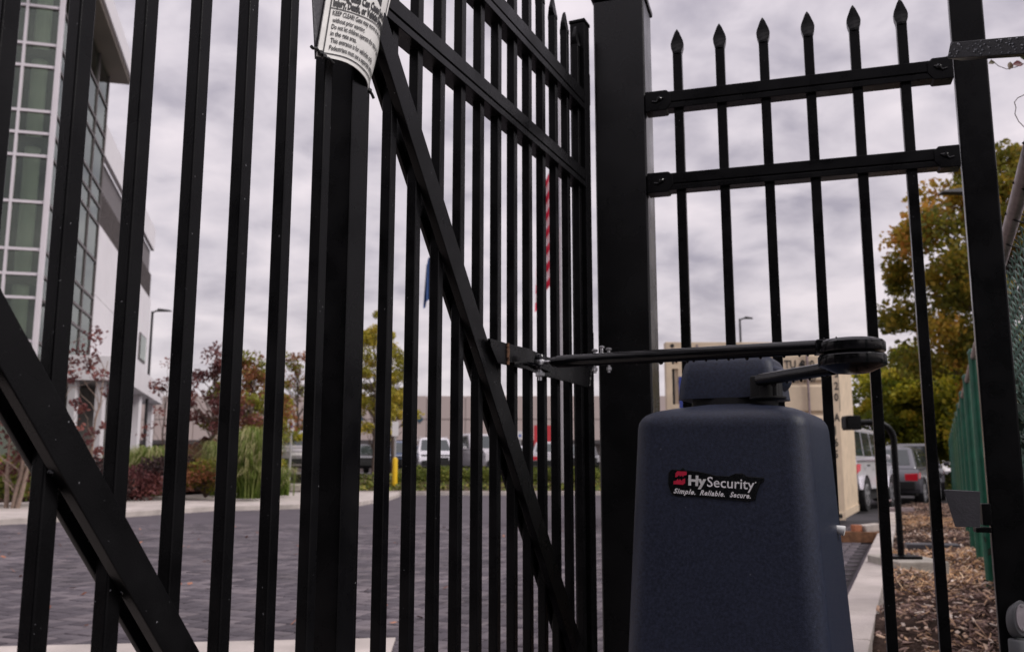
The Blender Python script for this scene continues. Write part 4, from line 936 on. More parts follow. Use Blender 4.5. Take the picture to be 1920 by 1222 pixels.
# big gate post
bp = tag(empty('gate_post', (gp_c[0], gp_c[1], 0)), 'thick square black gate post between the swing gate and the fence panel', 'post')
ztop_p = onfence(1217, 17, -.09)[1]
mb = MB(); fbox(mb, pl, pt, -PW, 0, -.1, ztop_p); mb.build('post', M['postm'], bp, bevel=.007, bseg=3)
mb = MB(); fbox(mb, pl - .006, pt + .006, -PW - .006, .006, ztop_p + .001, ztop_p + .018); mb.build('post_cap', M['black'], bp, bevel=.004)
for z_ in (.35, 1.2, 1.95):     # hinges between post and gate
    q = FP(pl - .022, .012, z_); MB().tube([(q[0], q[1], z_ - .045), (q[0], q[1], z_ + .045)], .013, 12).build('hinge', M['black'], bp, smooth=True)
fence = tag(empty('metal_fence', (f0[0], f0[1], 0)), 'black ornamental iron fence panel with spear tipped pickets right of the gate post', 'fence')
pa_ = np.array(FP(rt0, .012, 0)[:2]); pb_ = np.array(FP(rt1, .012, 0)[:2]); pyw = R(FA * 0 + 24.5); bk2 = np.array([math.sin(pyw), math.cos(pyw)]) * .074
mb = MB(); mb.hexa([(*q, z_) for z_ in (-.1, 2.75) for q in (pa_, pb_, pb_ + bk2, pa_ + bk2)]); mb.build('fence_post', M['black'], fence, bevel=.005, bseg=3)
FSP = .1174; PWD = .0254
tipz = onfence(1265, 53, 0)[1]; shz = onfence(1266, 97, 0)[1]
def spear(fb, t0, w_, m0, m1, zs_, zt2, flare=1.42, thick=.0045):
    tc_ = t0 + w_ / 2; mc = (m0 + m1) / 2; hh = zt2 - zs_
    prof = [(w_ * .5, zs_ - .006, (m1 - m0) * .5), (w_ * .5, zs_, (m1 - m0) * .5), (w_ * .5 * flare * .93, zs_ + hh * .18, (m1 - m0) * .36), (w_ * .5 * flare, zs_ + hh * .36, thick * 1.3), (w_ * .5 * flare * .9, zs_ + hh * .50, thick), (w_ * .26, zs_ + hh * .86, thick * .8), (w_ * .05, zt2, thick * .5)]
    rings = [[fb(tc_ - a, mc + c, z_), fb(tc_, mc + c * 1.35, z_), fb(tc_ + a, mc + c, z_), fb(tc_ + a, mc - c, z_), fb(tc_, mc - c * 1.35, z_), fb(tc_ - a, mc - c, z_)] for a, z_, c in prof]
    return rings
ZB = .10
for k in range(0, 6):
    t0 = k * FSP; mb = MB(); fbox(mb, t0, t0 + PWD, -PWD, 0, ZB, shz - .004)
    pk = mb.build('picket', M['chip'], fence, bevel=.0026, bseg=3)
    mb = MB(); mb.loft(spear(FP, t0, PWD, -PWD, 0, shz, tipz)); mb.build('spear_tip', M['black'], pk)
def rail(mb, PT, a, b, m_out, m_in, zt2, zb2):
    h_ = zt2 - zb2; g1, g2 = zt2 - h_ * .60, zt2 - h_ * .67
    prof = [(m_out, zt2), (m_out, g1), (m_out - .0035, g1 - .001), (m_out - .0035, g2), (m_out + .001, g2 - .001), (m_out + .001, zb2), (m_in, zb2), (m_in, zt2)]
    A = [PT(a, m, z) for m, z in prof]; B = [PT(b, m, z) for m, z in prof]; n = len(prof)
    mb.add(A + B, [tuple(range(n))[::-1], tuple(range(n, 2 * n))] + [(i, (i + 1) % n, n + (i + 1) % n, n + i) for i in range(n)])
FR_ = [(1.048 + H, .998 + H), (.8105 + H, .762 + H), (.22, .172)]
for (zt2, zb2) in FR_:
    mb = MB(); rail(mb, FP, pt + .012, rt0 - .012, .009, -.034, zt2, zb2); rl = mb.build('rail', M['black'], fence, bevel=.0012, bseg=1)
    for (e0, e1, sgn) in ((pt + .001, pt + .072, 1), (rt0 - .062, rt0 - .001, -1)):
        mb = MB(); zc_ = (zt2 + zb2) / 2; h2 = (zt2 - zb2) / 2 + .0045
        if sgn > 0: pr = [(e0, -h2), (e1 - .014, -h2), (e1, -h2 * .35), (e1, h2 * .6), (e1 - .012, h2), (e0, h2)]
        else: pr = [(e1, -h2), (e1, h2), (e0 + .012, h2), (e0, h2 * .6), (e0, -h2 * .35), (e0 + .014, -h2)]
        A = [FP(t_, .0125, zc_ + z_) for t_, z_ in pr]; mb.prism(A, np.array([fm[0], fm[1], 0]) * -.05)
        br = mb.build('bracket', M['black'], rl, bevel=.0022)
        mt = (e0 + e1) / 2; q = FP(mt + .004 * sgn, .0125, zc_ + .004)
        mb = MB(); nrm3 = np.array([fm[0], fm[1], 0.]); mb.tube([q, np.array(q) + nrm3 * .004, np.array(q) + nrm3 * .0075], [.0075, .0068, .003], 12)
        mb.tube([np.array(FP(mt - .016 * sgn, .013, zc_ - .002)), np.array(FP(mt - .004 * sgn, .0145, zc_ - .005)), np.array(q) + nrm3 * .003, np.array(FP(mt + .015 * sgn, .013, zc_ + .006))], .0028, 8)
        mb.build('bolt', M['gloss'], fence, smooth=True)
# tube crossing the right post, running out of the picture to the right
q0 = at(1792, 97, 1.90); q1 = at(1925, 87, 1.72); d_ = q1 - q0; q2 = q0 + d_ * 4.0
q0, q2 = np.array(q0), np.array(q2); ax = (q2 - q0) / 2; axn = ax / np.linalg.norm(ax); ay = np.cross([0, 0, 1], axn); ay /= np.linalg.norm(ay); az_ = np.cross(axn, ay)
xt = tag(empty('cross_tube', tuple(q0)), 'wet black square tube bolted across the right fence post', 'tube')
MB().obox((q0 + q2) / 2, ax, ay * .019, az_ * .0175).build('tube', mat('wet_black_tube', (.006, .0065, .009), .3, 0, .5, 30, .5, 260, spec=.3, chips=.02, chipcol=(.12, .12, .14), bdist=.002), xt, bevel=.002)
mb = MB(); g = np.random.default_rng(5)
for i in range(120):
    u = g.random() * .55; f_ = g.random() * 1.7 - .85; s_ = .0012 + .0016 * g.random()
    c = q0 + (q2 - q0) * u - ay * .0195 * np.sign(ay[1]) + az_ * (.0165 * f_)
    if ay[1] > 0: c = q0 + (q2 - q0) * u - ay * .0192 + az_ * (.0165 * f_)
    mb.lathe(tuple(c - np.array([0, 0, 0])), [(s_ * .3, -s_), (s_, -s_ * .3), (s_, s_ * .3), (s_ * .3, s_)], 6)
tag(mb.build('water_drops', M['drop'], xt, smooth=True), kind='stuff')
# small trapezoid hood bracketed to the right post
hA = [(1770, 918), (1838, 921), (1838, 988), (1791, 987)]
mm_ = .045; pts_ = [onfence(px, py, mm_) for px, py in hA]
hd_ = tag(empty('sensor_hood', FP(pts_[1][0], mm_, pts_[1][1])), 'grey trapezoid metal hood bracketed to the left side of the right fence post', 'sensor hood')
poly = [FP(t_, mm_, z_) for t_, z_ in pts_]; MB().prism(poly, np.array([fm[0], fm[1], 0]) * -.004).build('face_plate', M['plate'], hd_, bevel=.0008)
MB().prism([FP(pts_[0][0], mm_ - .0045, pts_[0][1]), FP(pts_[1][0], mm_ - .0045, pts_[1][1]), FP(pts_[1][0], mm_ - .05, pts_[1][1]), FP(pts_[0][0] + .01, mm_ - .05, pts_[0][1])], (0, 0, -.003)).build('top_flange', M['plate'], hd_)
mb = MB(); fbox(mb, pts_[1][0] + .001, rt0 - .001, mm_ - .045, mm_ - .004, pts_[2][1] + .004, pts_[1][1] - .028); mb.build('bracket', M['black'], hd_, bevel=.002)
mb = MB(); fbox(mb, pts_[2][0] - .008, rt0 - .002, mm_ - .05, mm_ - .01, pts_[2][1] - .013, pts_[2][1] - .001); mb.build('lower_tab', M['black'], hd_, bevel=.002)
# conduit fitting at the bottom right corner
cq = onfence(1909, 1161, .05); cpos = FP(cq[0], .05, 0)
cd = tag(empty('conduit', (cpos[0], cpos[1], 0)), 'grey plastic conduit with an oval cover in the bottom right corner', 'conduit')
zc_ = cq[1]
MB().tube([(0, 0, 0), (0, 0, zc_ - .065)], .0185, 20).build('pipe', M['pvc'], cd, smooth=True, local=True)
MB().lathe((0, 0, zc_ - .085), [(.0185, 0), (.0245, .002), (.0245, .038), (.0225, .042)], 20).build('collar', M['pvc'], cd, smooth=True, local=True)
def oval(cz, rx, rz, n=20): return [(rx * math.cos(a), 0, cz + rz * math.sin(a)) for a in np.linspace(0, 2 * math.pi, n, endpoint=False)]
rings = [[(p_[0], y_, p_[2] - .35 * y_) for p_ in oval(zc_, rx, rz)] for y_, rx, rz in ((.03, .012, .028), (.02, .018, .036), (-.014, .0205, .040), (-.018, .019, .038))]
MB().loft(rings).build('elbow_body', M['pvc'], cd, smooth=True, local=True)
MB().loft([[(p_[0], y_, p_[2] - .35 * y_) for p_ in oval(zc_, rx, rz)] for y_, rx, rz in ((-.0185, .015, .031), (-.0215, .014, .030))]).build('cover', mat('pale_cover', (.42, .38, .40), .45, 0, .2, 60), cd, smooth=True, local=True)
for s_ in (-1, 1): MB().lathe((0, -.0225, zc_ + s_ * .026 + .008), [(.0035, 0), (.003, .002)], 10, 'y').build('screw', M['steel'], cd, local=True)
# vine hanging near the cross tube
vn = tag(empty('vine', tuple(at(1905, 112, 2.6))), 'thin bare vine with a few curled brown green leaves under the cross tube', 'vine')
def vp(px, py, Y=2.6): return tuple(at(px, py, Y))
mb = MB(); mb.tube([vp(1858, 112), vp(1872, 124), (vp(1888, 130)), vp(1905, 126), vp(1925, 118), vp(1960, 110)], .0011, 6)
mb.tube([vp(1960, 165), vp(1925, 176), vp(1908, 184), vp(1902, 192), vp(1905, 202), vp(1903, 214), vp(1910, 228), vp(1925, 243), vp(1950, 262)], .0013, 6); mb.build('stem', M['bark'], vn)
lv = tintmat('vine_leaf', [(0, (.05, .06, .015)), (.5, (.12, .08, .03)), (1, (.16, .03, .04))], .5, .3)
for px, py, s_, a_ in ((1859, 118, .013, .4), (1893, 124, .016, 1.2), (1908, 121, .02, .2), (1916, 108, .012, 2.0), (1926, 132, .014, 1.0), (1938, 118, .02, .5)):
    c = np.array(vp(px, py)); V = []
    e1 = np.array([math.cos(a_), .3, math.sin(a_)]) * s_; e2 = np.array([-math.sin(a_), .2, math.cos(a_)]) * s_ * .55; up_ = np.array([0, -.35, 0]) * s_
    rows_ = [(-1, 0), (-.6, .6), (-.1, 1), (.4, .8), (.8, .35), (1.1, 0)]
    L_ = [c + e1 * a + e2 * b + up_ * b for a, b in rows_]; R_ = [c + e1 * a - e2 * b + up_ * b for a, b in rows_[1:-1]][::-1]; md = [c + e1 * a for a, b in rows_]
    V = L_ + [c + e1 * a - e2 * b + up_ * b for a, b in rows_] + md; n_ = 6; F_ = []
    for i in range(5): F_ += [(i, i + 1, 12 + i + 1, 12 + i), (12 + i, 12 + i + 1, 6 + i + 1, 6 + i)]
    me = fast_mesh('leaf', V, F_, np.full(18, random.random())); link('leaf', me, lv, vn)

# ------------------------------------------------------------------ swing gate
SG = .78
g0 = np.array([-.2654, 1.9171]) * SG; GA = R(23.636); gd = np.array([math.sin(GA), math.cos(GA)]); gn = np.array([math.cos(GA), -math.sin(GA)])
gsp, gw, gst = .1131 * SG, .0254 * SG, .0223 * SG
def GP(s, n, z): q = g0 + gd * s + gn * n; return (q[0], q[1], z)
def ongate(px, py, n):
    d = ray(px, py); o = g0 + gn * n; den = d[0] * gn[0] + d[1] * gn[1]; k = (o @ gn) / den
    P_ = np.array([0, 0, H]) + d * k; return float((P_[:2] - o) @ gd), float(P_[2])
def gbox(mb, s0, s1, n0, n1, z0, z1, mi=0): return mb.hexa([GP(s0, n1, z0), GP(s0, n0, z0), GP(s1, n0, z0), GP(s1, n1, z0), GP(s0, n1, z1), GP(s0, n0, z1), GP(s1, n0, z1), GP(s1, n1, z1)], mi)
gate = tag(empty('swing_gate', GP(1.03, -.01, 0)), 'open black iron swing gate of close upright pickets with diagonal braces', 'gate')
gtip = ongate(1053.5, 18, -gw / 2)[1]; gsh = ongate(1053.5, 54, -gw / 2)[1]
KS = [k for k in range(-13, 12)]
for k in KS:
    s0 = k * gsp - (gst if k <= -2 else 0)
    mb = MB(); gbox(mb, s0, s0 + gw, -gw, 0, ZB + .0, gsh - .003)
    pk = mb.build('picket', M['chip'] if k < 3 else M['black'], gate, bevel=.0026, bseg=3)
    mb = MB(); mb.loft(spear(GP, s0, gw, -gw, 0, gsh, gtip)); mb.build('spear_tip', M['black'], pk)
gr = [(1.336 * SG + H, .985 + H), (1.0437 * SG + H, .764 + H), (.27, .215)]
sA, sB = -13 * gsp - gst - .05, .995
c0, c1 = -.137, -.0915       # centre stile
for (zt2, zb2) in gr:
    for a, b in ((sA + .046, c0 - .001), (c1 + .001, sB - .001)):
        mb = MB(); rail(mb, GP, a, b, .0095, -.0295, zt2, zb2); mb.build('rail', M['black'], gate, bevel=.0012, bseg=1)
ztile = ongate(1085, 38, .0)[1]
for (a, b, nm) in ((sA, sA + .045, 'stile'), (c0, c1, 'stile'), (sB, sB + .045, 'stile')):
    mb = MB(); gbox(mb, a, b, -.032, .0115, ZB, ztile); stl = mb.build(nm, M['black'], gate, bevel=.003)
    mb = MB(); gbox(mb, a - .002, b + .002, -.034, .0135, ztile + .0006, ztile + .010); mb.build('end_cap', M['black'], stl, bevel=.002)
# diagonal braces: one bar in front of the pickets and one behind, in each bay
def brace(P0, P1, P2, P3, bay0, bay1, n0, n1, nref):
    # P0,P1: lower-left edge points (px); P2,P3: upper-right edge points (px) on the front face
    e = [ongate(px, py, nref) for px, py in (P0, P1, P2, P3)]
    def linef(a, b):
        m = (b[1] - a[1]) / (b[0] - a[0]); return lambda s: a[1] + m * (s - a[0])
    lo, hi = linef(e[0], e[1]), linef(e[2], e[3])
    if True:
        S0, S1 = bay0, bay1; mlo = (e[1][1] - e[0][1]) / (e[1][0] - e[0][0])
        pl_ = [(S0, lo(S0)), (S1, lo(S1)), (S1, hi(S1)), (S0, hi(S0))]
        zt_l, zb_l = gr[1][1] - .002, gr[2][0] + .002
        # clip top and bottom to the rails
        def clip(poly, z, keep_below):
            o = []
            for i in range(len(poly)):
                a, b = poly[i], poly[(i + 1) % len(poly)]; ia = (a[1] <= z) if keep_below else (a[1] >= z); ib = (b[1] <= z) if keep_below else (b[1] >= z)
                if ia: o.append(a)
                if ia != ib: t_ = (z - a[1]) / (b[1] - a[1]); o.append((a[0] + (b[0] - a[0]) * t_, z))
            return o
        pp = clip(clip(pl_, zt_l, True), zb_l, False)
        A = [GP(s, n0, z) for s, z in pp]; mb = MB(); mb.prism(A, np.array([gn[0], gn[1], 0]) * (n1 - n0)); mb.build('brace', M['chip'], gate, bevel=.0018)
    print('brace', [tuple(round(v, 3) for v in q) for q in e])
NF, NB = (.0006, .0165, .0165), (-gw - .009, -gw - .0006, -gw - .0006)
brace((748.5, 187), (884.3, 618), (774.5, 187), (909, 618), c1 + .001, sB - .001, *NF)
brace((717, 187), (857, 618), (744, 187), (880, 618), c1 + .001, sB - .001, *NB)
brace((0, 688), (306, 1222), (13, 560), (376, 1222), sA + .046, c0 - .001, *NF)
brace((0, 772), (264, 1222), (0, 694), (302, 1222), sA + .046, c0 - .001, *NB)
# arm bracket plate welded on the gate
pp = [(917, 634), (949, 643.5), (992, 654), (1022, 668), (1108, 691), (1105, 728), (1077, 719), (1028, 707), (985, 692), (955, 685), (932, 680), (919, 649)]
A = [GP(*(lambda sz: (sz[0], .022, sz[1]))(ongate(px, py, .026))) for px, py in pp]
bpl = MB().prism(A, np.array([gn[0], gn[1], 0]) * .006).build('arm_bracket', M['chip'], gate, bevel=.001)
g = np.random.default_rng(9)
for (pa, pb, mm) in (((952, 644), (952, 684), 'rust'), ((1108, 692), (1105, 727), 'black')):
    a, b = ongate(*pa, .029), ongate(*pb, .029); mb = MB(); npt = 16
    mb.tube([GP(a[0] + (b[0] - a[0]) * i / npt + g.normal(0, .0008), .029, a[1] + (b[1] - a[1]) * i / npt) for i in range(npt + 1)], [.0028 + .0016 * g.random() for i in range(npt + 1)], 8); mb.build('weld', M[mm], gate, smooth=True)
mb = MB(); bl_ = [(933, 678), (948, 686)]
# blobs of weld where pickets meet the braces
for px, py in ((100, 885), (232, 1108), (780, 308), (866, 563)):
    s_, z_ = ongate(px, py, .006); mb.lathe(GP(s_, .004, z_), [(.001, -.004), (.0045, -.001), (.004, .002), (.001, .005)], 8)
mb.build('weld', M['gloss'], gate, smooth=True)

# ------------------------------------------------------------------ operator arm
def dpt(px, py, Y): return np.array(at(px, py, Y))
arm = tag(empty('operator_arm', tuple(dpt(1440, 705, 1.86))), 'glossy black folding arm linking the operator head to the gate', 'arm')
e_top = dpt(1545, 650, 1.60); g_end = dpt(1046, 678, 1.93)
ua = MB(); ua.tube([g_end, e_top], [.0132, .0130], 24); uo = ua.build('upper_arm', M['gloss'], arm, smooth=True)
dirn = (g_end - e_top) / np.linalg.norm(g_end - e_top)
MB().tube([g_end - dirn * .002, g_end + dirn * .012, g_end + dirn * .020], [.0105, .0105, .004], 20).build('sleeve', M['gloss'], arm, smooth=True)
rod = g_end + dirn * .018; MB().tube([rod, rod + dirn * .022], .0045, 12).build('rod', M['steel'], arm, smooth=True)
rc = rod + dirn * .028 
MB().lathe(tuple(rc), [(.005, -.006), (.0125, -.0055), (.0135, 0), (.0125, .0055), (.005, .006)], 20).build('rod_end', M['steel'], arm, smooth=True)
MB().lathe((rc[0], rc[1], rc[2] - .038), [(.0042, 0), (.0042, .052)], 12).build('pivot_bolt', M['steel'], arm, smooth=True)
MB().lathe((rc[0], rc[1], rc[2] - .030), [(.009, 0), (.0098, .002), (.0098, .009), (.009, .011)], 6).build('nut', M['steel'], arm)
MB().lathe((rc[0], rc[1], rc[2] + .007), [(.012, 0), (.012, .003), (.009, .010), (.005, .012)], 12).build('bolt_head', M['gloss'], arm, smooth=True)
# clevis tongue from the bracket to the rod end
cs0 = ongate(957, 682, .03); a_ = np.array(GP(cs0[0], .03, cs0[1])); mid = (a_ + rc) / 2 + np.array([0, 0, .004])
mb = MB(); lo_ = rc + np.array([0, 0, -.013])
pts = [a_, a_ * .6 + lo_ * .4 + np.array([0, 0, .006]), a_ * .3 + lo_ * .7 + np.array([0, 0, .006]), lo_, lo_ + (lo_ - a_) * .25 + np.array([0, 0, -.003])]
for i in range(4):
    p_, q_ = pts[i], pts[i + 1]; dd = (q_ - p_); sd_ = np.cross(dd, [0, 0, 1]); sd_ /= np.linalg.norm(sd_)
    mb.hexa([p_ - sd_ * .012 - [0, 0, .0025], q_ - sd_ * .012 - [0, 0, .0025], q_ + sd_ * .012 - [0, 0, .0025], p_ + sd_ * .012 - [0, 0, .0025], p_ - sd_ * .012 + [0, 0, .0025], q_ - sd_ * .012 + [0, 0, .0025], q_ + sd_ * .012 + [0, 0, .0025], p_ + sd_ * .012 + [0, 0, .0025]])
mb.build('clevis', M['gloss'], gate)
for i, (px, t_) in enumerate(((1115, .0), (1128, .0), (1141, .0))):
    f_ = (px - 1046) / (1545 - 1046); Yc = 1.93 + (1.60 - 1.93) * f_ * 1.06; c = dpt(px, 672, Yc); f2 = (c[0] - g_end[0]) / (e_top[0] - g_end[0]); c = g_end + (e_top - g_end) * f2
    hgt = (.004, .010, .005)[i]
    MB().lathe((c[0], c[1], c[2] + .010), [(.003, 0), (.003, hgt + .002), (.0062, hgt + .003), (.0068, hgt + .0055), (.003, hgt + .008)], 14).build('bolt', M['steel'], arm, smooth=True)
    if i != 1: MB().lathe((c[0], c[1], c[2] - .028), [(.003, 0), (.003, .004), (.0055, .005), (.0055, .011), (.003, .012), (.003, .018)], 6).build('nut', M['steel'], arm)
# elbow discs
ec = dpt(1597, 662, 1.585); el_r = .0565
def disc(z0, z1, dome, r, lens=0):
    pr = [(r * .05, z1 + dome), (r * .45, z1 + dome * .8), (r * .8, z1 + dome * .3), (r * .94, z1 - .001), (r, z1 - .005), (r, z0 + .0022), (r * .985, z0), (r * .5, z0 - lens * .8), (r * .05, z0 - lens)]
    return MB().lathe(tuple(ec), pr[::-1], 40)
disc(.0012, .0215, .006, el_r).build('elbow_cap', M['gloss'], arm, smooth=True)
disc(-.0225, -.0016, 0, el_r * 1.01, .015).build('lower_elbow', M['gloss'], arm, smooth=True)
MB().lathe((ec[0], ec[1], ec[2] - .004), [(.035, 0), (.035, .007)], 24).build('elbow_bearing', M['dark'], arm)
bk_ = e_top - np.array([.006, 0, 0]); MB().obox(e_top + (ec - e_top) * .1 + np.array([0, 0, .0]), np.array([.02, -.004, 0]), np.array([.004, .02, 0]), (0, 0, .0125)).build('elbow_lug', M['gloss'], arm, bevel=.003)
la0 = dpt(1425, 712, 1.83); la1 = dpt(1562, 690, 1.62)
MB().tube([la0, la1], .0125, 24).build('lower_arm', M['gloss'], arm, smooth=True)
mb = MB(); g = np.random.default_rng(17)
for (A_, B_, n_) in ((e_top, g_end, 19), (la0, la1, 9)):
    for i in range(n_):
        u = (i + .5 + g.normal(0, .22)) / n_; 
        if A_ is e_top: u *= .72
        c = A_ + (B_ - A_) * u; s_ = .0016 + .0022 * g.random(); c = c - np.array([0, 0, .0130])
        mb.lathe(tuple(c), [(s_ * .3, -s_ * 1.1), (s_ * .85, -s_ * .6), (s_, 0), (s_ * .5, s_ * .9)], 8)
for i in range(26):
    a = g.random() * 6.283; rr2 = el_r * (.985 + .02); c = ec + np.array([math.cos(a) * rr2 * .995, math.sin(a) * rr2 * .995, .002 + .022 * g.random()]); s_ = .0012 + .001 * g.random()
    mb.lathe(tuple(c), [(s_ * .3, -s_), (s_, 0), (s_ * .3, s_)], 6)
tag(mb.build('water_drops', M['gloss'], arm, smooth=True), kind='stuff')

# ------------------------------------------------------------------ gate operator cabinet
BETA = R(26.0); od = np.array([math.sin(BETA), math.cos(BETA)]); orr = np.array([math.cos(BETA), -math.sin(BETA)])   # od: front to back, orr: left to right
FL = np.array(dpt(1187, 800, 1.86)[:2]); FRt = np.array(dpt(1508, 792, 1.70)[:2])
WT = .338; DT = .355
oc = (FL + orr * WT / 2) + od * DT / 2
op = tag(empty('gate_operator', (oc[0], oc[1], 0)), 'dark blue grey moulded gate operator cabinet with a black maker badge', 'gate operator')
def rrect(hw, hd, r, z, n=8, cx=0, cy=0):
    pts = []
    for qx, qy, a0_ in ((1, 1, 0), (-1, 1, 90), (-1, -1, 180), (1, -1, 270)):
        for i in range(n + 1):
            a = R(a0_ + 90 * i / n); x = qx * (hw - r) + r * math.cos(a); y = qy * (hd - r) + r * math.sin(a)
            pts.append((cx + x, cy + y, z))
    return pts
def oloc(x, y, z): q = oc + orr * x + od * y; return (q[0], q[1], z)
zsh = zof(*(oc - od * DT / 2), 785) ; rings = []
tap = .052
for z_, ins, r in [(.0, 0, .05), (.25, 0, .046), (.5, 0, .044), (.75, 0, .043), (zsh - .016, 0, .042), (zsh - .004, .0016, .042), (zsh + .005, .006, .042), (zsh + .012, .0125, .042), (zsh + .017, .021, .042), (zsh + .0215, .033, .042), (zsh + .027, .056, .042), (zsh + .032, .085, .04), (zsh + .036, .11, .035), (zsh + .038, .14, .02)]:
    ex_ = tap * max(0, (zsh - z_)); rings.append([oloc(*p_) for p_ in rrect(WT / 2 + ex_ - ins, DT / 2 + ex_ - ins, max(r, .012), z_)])
mb = MB(); mb.loft(rings); body = mb.build('cabinet', M['op'], op, smooth=True, angle=60)
# head
hcx, hcy = (dpt(1378, 745, 1.98)[:2] - oc) @ orr, (dpt(1378, 745, 1.98)[:2] - oc) @ od
zh0 = zof(*(oc + orr * hcx + od * (hcy - .09)), 745); hw_ = .104
rings = []
for z_, ins, r in [(0, -.002, .024), (.03, .001, .024), (.055, .005, .024), (.074, .0095, .024), (.083, .015, .024), (.088, .023, .022), (.0905, .036, .02), (.092, .06, .015)]:
    rings.append([oloc(*p_) for p_ in rrect(hw_ - ins, .085 - ins, max(r, .01), zh0 + z_, cx=hcx, cy=hcy)])
mb = MB(); mb.loft(rings); head = mb.build('head_cover', M['op'], op, smooth=True, angle=60)
mb = MB(); hump = []
hc3 = dpt(1437, 712, 1.87); hx_, hy_ = (hc3[:2] - oc) @ orr, (hc3[:2] - oc) @ od
for y_, r in ((.06, .037), (.0, .035), (-.010, .032), (-.015, .026)):
    hump.append([oloc(hx_ + r * math.cos(a), hy_ + .03 + y_, hc3[2] + .006 + r * .82 * math.sin(a)) for a in np.linspace(0, 2 * math.pi, 24, endpoint=False)])
mb.loft(hump); mb.build('arm_hood', M['op'], op, smooth=True, angle=60)
q = dpt(1437, 727, 1.855); mb = MB(); mb.obox(q, np.array([orr[0], orr[1], 0]) * .027, np.array([od[0], od[1], 0]) * .034, (0, 0, .023)); mb.build('arm_slot', M['dark'], op, bevel=.005)
mb = MB(); c_ = oc + orr * (hcx + .0) + od * hcy; mb.lathe((c_[0], c_[1], zsh + .034), [(.090, 0), (.090, zh0 - zsh - .034)], 32); mb.build('turntable', M['dark'], op, smooth=True)
sh = dpt(1440, 745, 1.84); MB().lathe((sh[0], sh[1], sh[2] - .004), [(.034, 0), (.036, .002), (.036, .005), (.024, .006), (.024, .03)], 24).build('drive_shaft', M['dark'], op, smooth=True)
kz = at(1592, 986, 1.98); kx = WT / 2 + tap * (zsh - kz[2])
q = oloc(kx - .018, .10, kz[2]); o3 = np.array([orr[0], orr[1], -.25]); o3 /= np.linalg.norm(o3)
MB().tube([np.array(q), np.array(q) + o3 * .018, np.array(q) + o3 * .030, np.array(q) + o3 * .034], [.008, .008, .0105, .010], 20).build('lock_knob', M['silver'], op, smooth=True)
# badge on the front face: a plane leaning with the taper
bp0 = dpt(1262, 905, 1.80)
def front(u, v, h):  # u right (m), v up (m) from the badge origin on the front face
    z_ = BZ + v; ex_ = tap * (zsh - z_); q = oc + orr * (BX + u) - od * (DT / 2 + ex_ + h); return (q[0], q[1], z_)
dB = 0; # find badge origin on the face
for Yt in np.linspace(1.5, 2.1, 1200):
    P_ = at(1258, 918, Yt); ex_ = tap * (zsh - P_[2])
    if (P_[:2] - oc) @ od > -(DT / 2 + ex_): BX = float((P_[:2] - oc) @ orr); BZ = float(P_[2]); break
WB = .172; rotb = R(-3.2)
def fr2(u, v, h):
    a, b = u * math.cos(rotb) - v * math.sin(rotb), u * math.sin(rotb) + v * math.cos(rotb); return front(a, b, h)
outl = [(.0, -.004), (.008, -.011), (.05, -.010), (.10, -.0115), (.155, -.012), (.168, -.008), (.170, .004), (.176, .022), (.183, .028), (.183, .035), (.15, .036), (.142, .041), (.128, .040), (.115, .034), (.09, .034), (.055, .040), (.028, .041), (.023, .046), (.018, .041), (.0, .041), (-.006, .034), (-.006, .012)]
sc_ = WB / .176
outl = [(a * sc_, b * sc_) for a, b in outl]
mb = MB(); n_ = len(outl); mb.add([fr2(a, b, -.002) for a, b in outl] + [fr2(a, b, .0035) for a, b in outl], [tuple(range(n_))[::-1], tuple(range(n_, 2 * n_))] + [(i, (i + 1) % n_, n_ + (i + 1) % n_, n_ + i) for i in range(n_)])
badge = mb.build('badge', M['badge'], op, bevel=.0014)
def btext(body, u0, v0, width, size, m, bold=0, shear=0, ys=1.0, name='lettering', h=.0042, space=1.0):
    me = text_mesh(body, 1, bold, shear, space=space); xs_ = [v.co.x for v in me.vertices]; x0, x1 = min(xs_), max(xs_)
    k = width / (x1 - x0); place_text(me, lambda x, y, z: fr2(u0 + (x - x0) * k, v0 + y * size, h)); me.transform(Matrix.Translation(-wloc(badge))); me.materials.append(m)
    o = bpy.data.objects.new(name, me); COL.objects.link(o); o.parent = badge; return o
s_ = sc_
btext('Hy', .036 * s_, .0125 * s_, .036 * s_, .0265 * s_, M['silver'], .045)
btext('Security', .0735 * s_, .0115 * s_, .092 * s_, .0275 * s_, M['white'], .008)
btext('.', .1665 * s_, .024 * s_, .0025 * s_, .02 * s_, M['white'], .01)
btext('Simple.', .007 * s_, -.0055 * s_, .044 * s_, .0135 * s_, M['white'], .03, .35, space=1.15)
btext('Reliable.', .060 * s_, -.0055 * s_, .049 * s_, .0135 * s_, M['white'], .03, .35, space=1.15)
btext('Secure.', .119 * s_, -.0055 * s_, .040 * s_, .0135 * s_, M['white'], .03, .35, space=1.15)
# red emblem: two hooked shapes forming an S block
def emb(poly):
    mb = MB(); P_ = [fr2((.006 + a * .026) * s_, (.012 + b * .026) * s_, .0042) for a, b in poly]; mb.add(P_, [tuple(range(len(P_)))]); mb.build('emblem', M['red'], badge)
emb([(.12, .52), (.12, .82), (.26, 1.0), (1.0, 1.0), (1.0, .76), (.78, .70), (.72, .58), (.62, .70), (.50, .60), (.40, .72), (.30, .60)])
emb([(0, 0), (0, .24), (.22, .28), (.30, .42), (.40, .30), (.50, .42), (.62, .28), (.72, .42), (.90, .50), (.90, .14), (.74, 0)])
# serif ticks for the maker's name
MBs = MB()
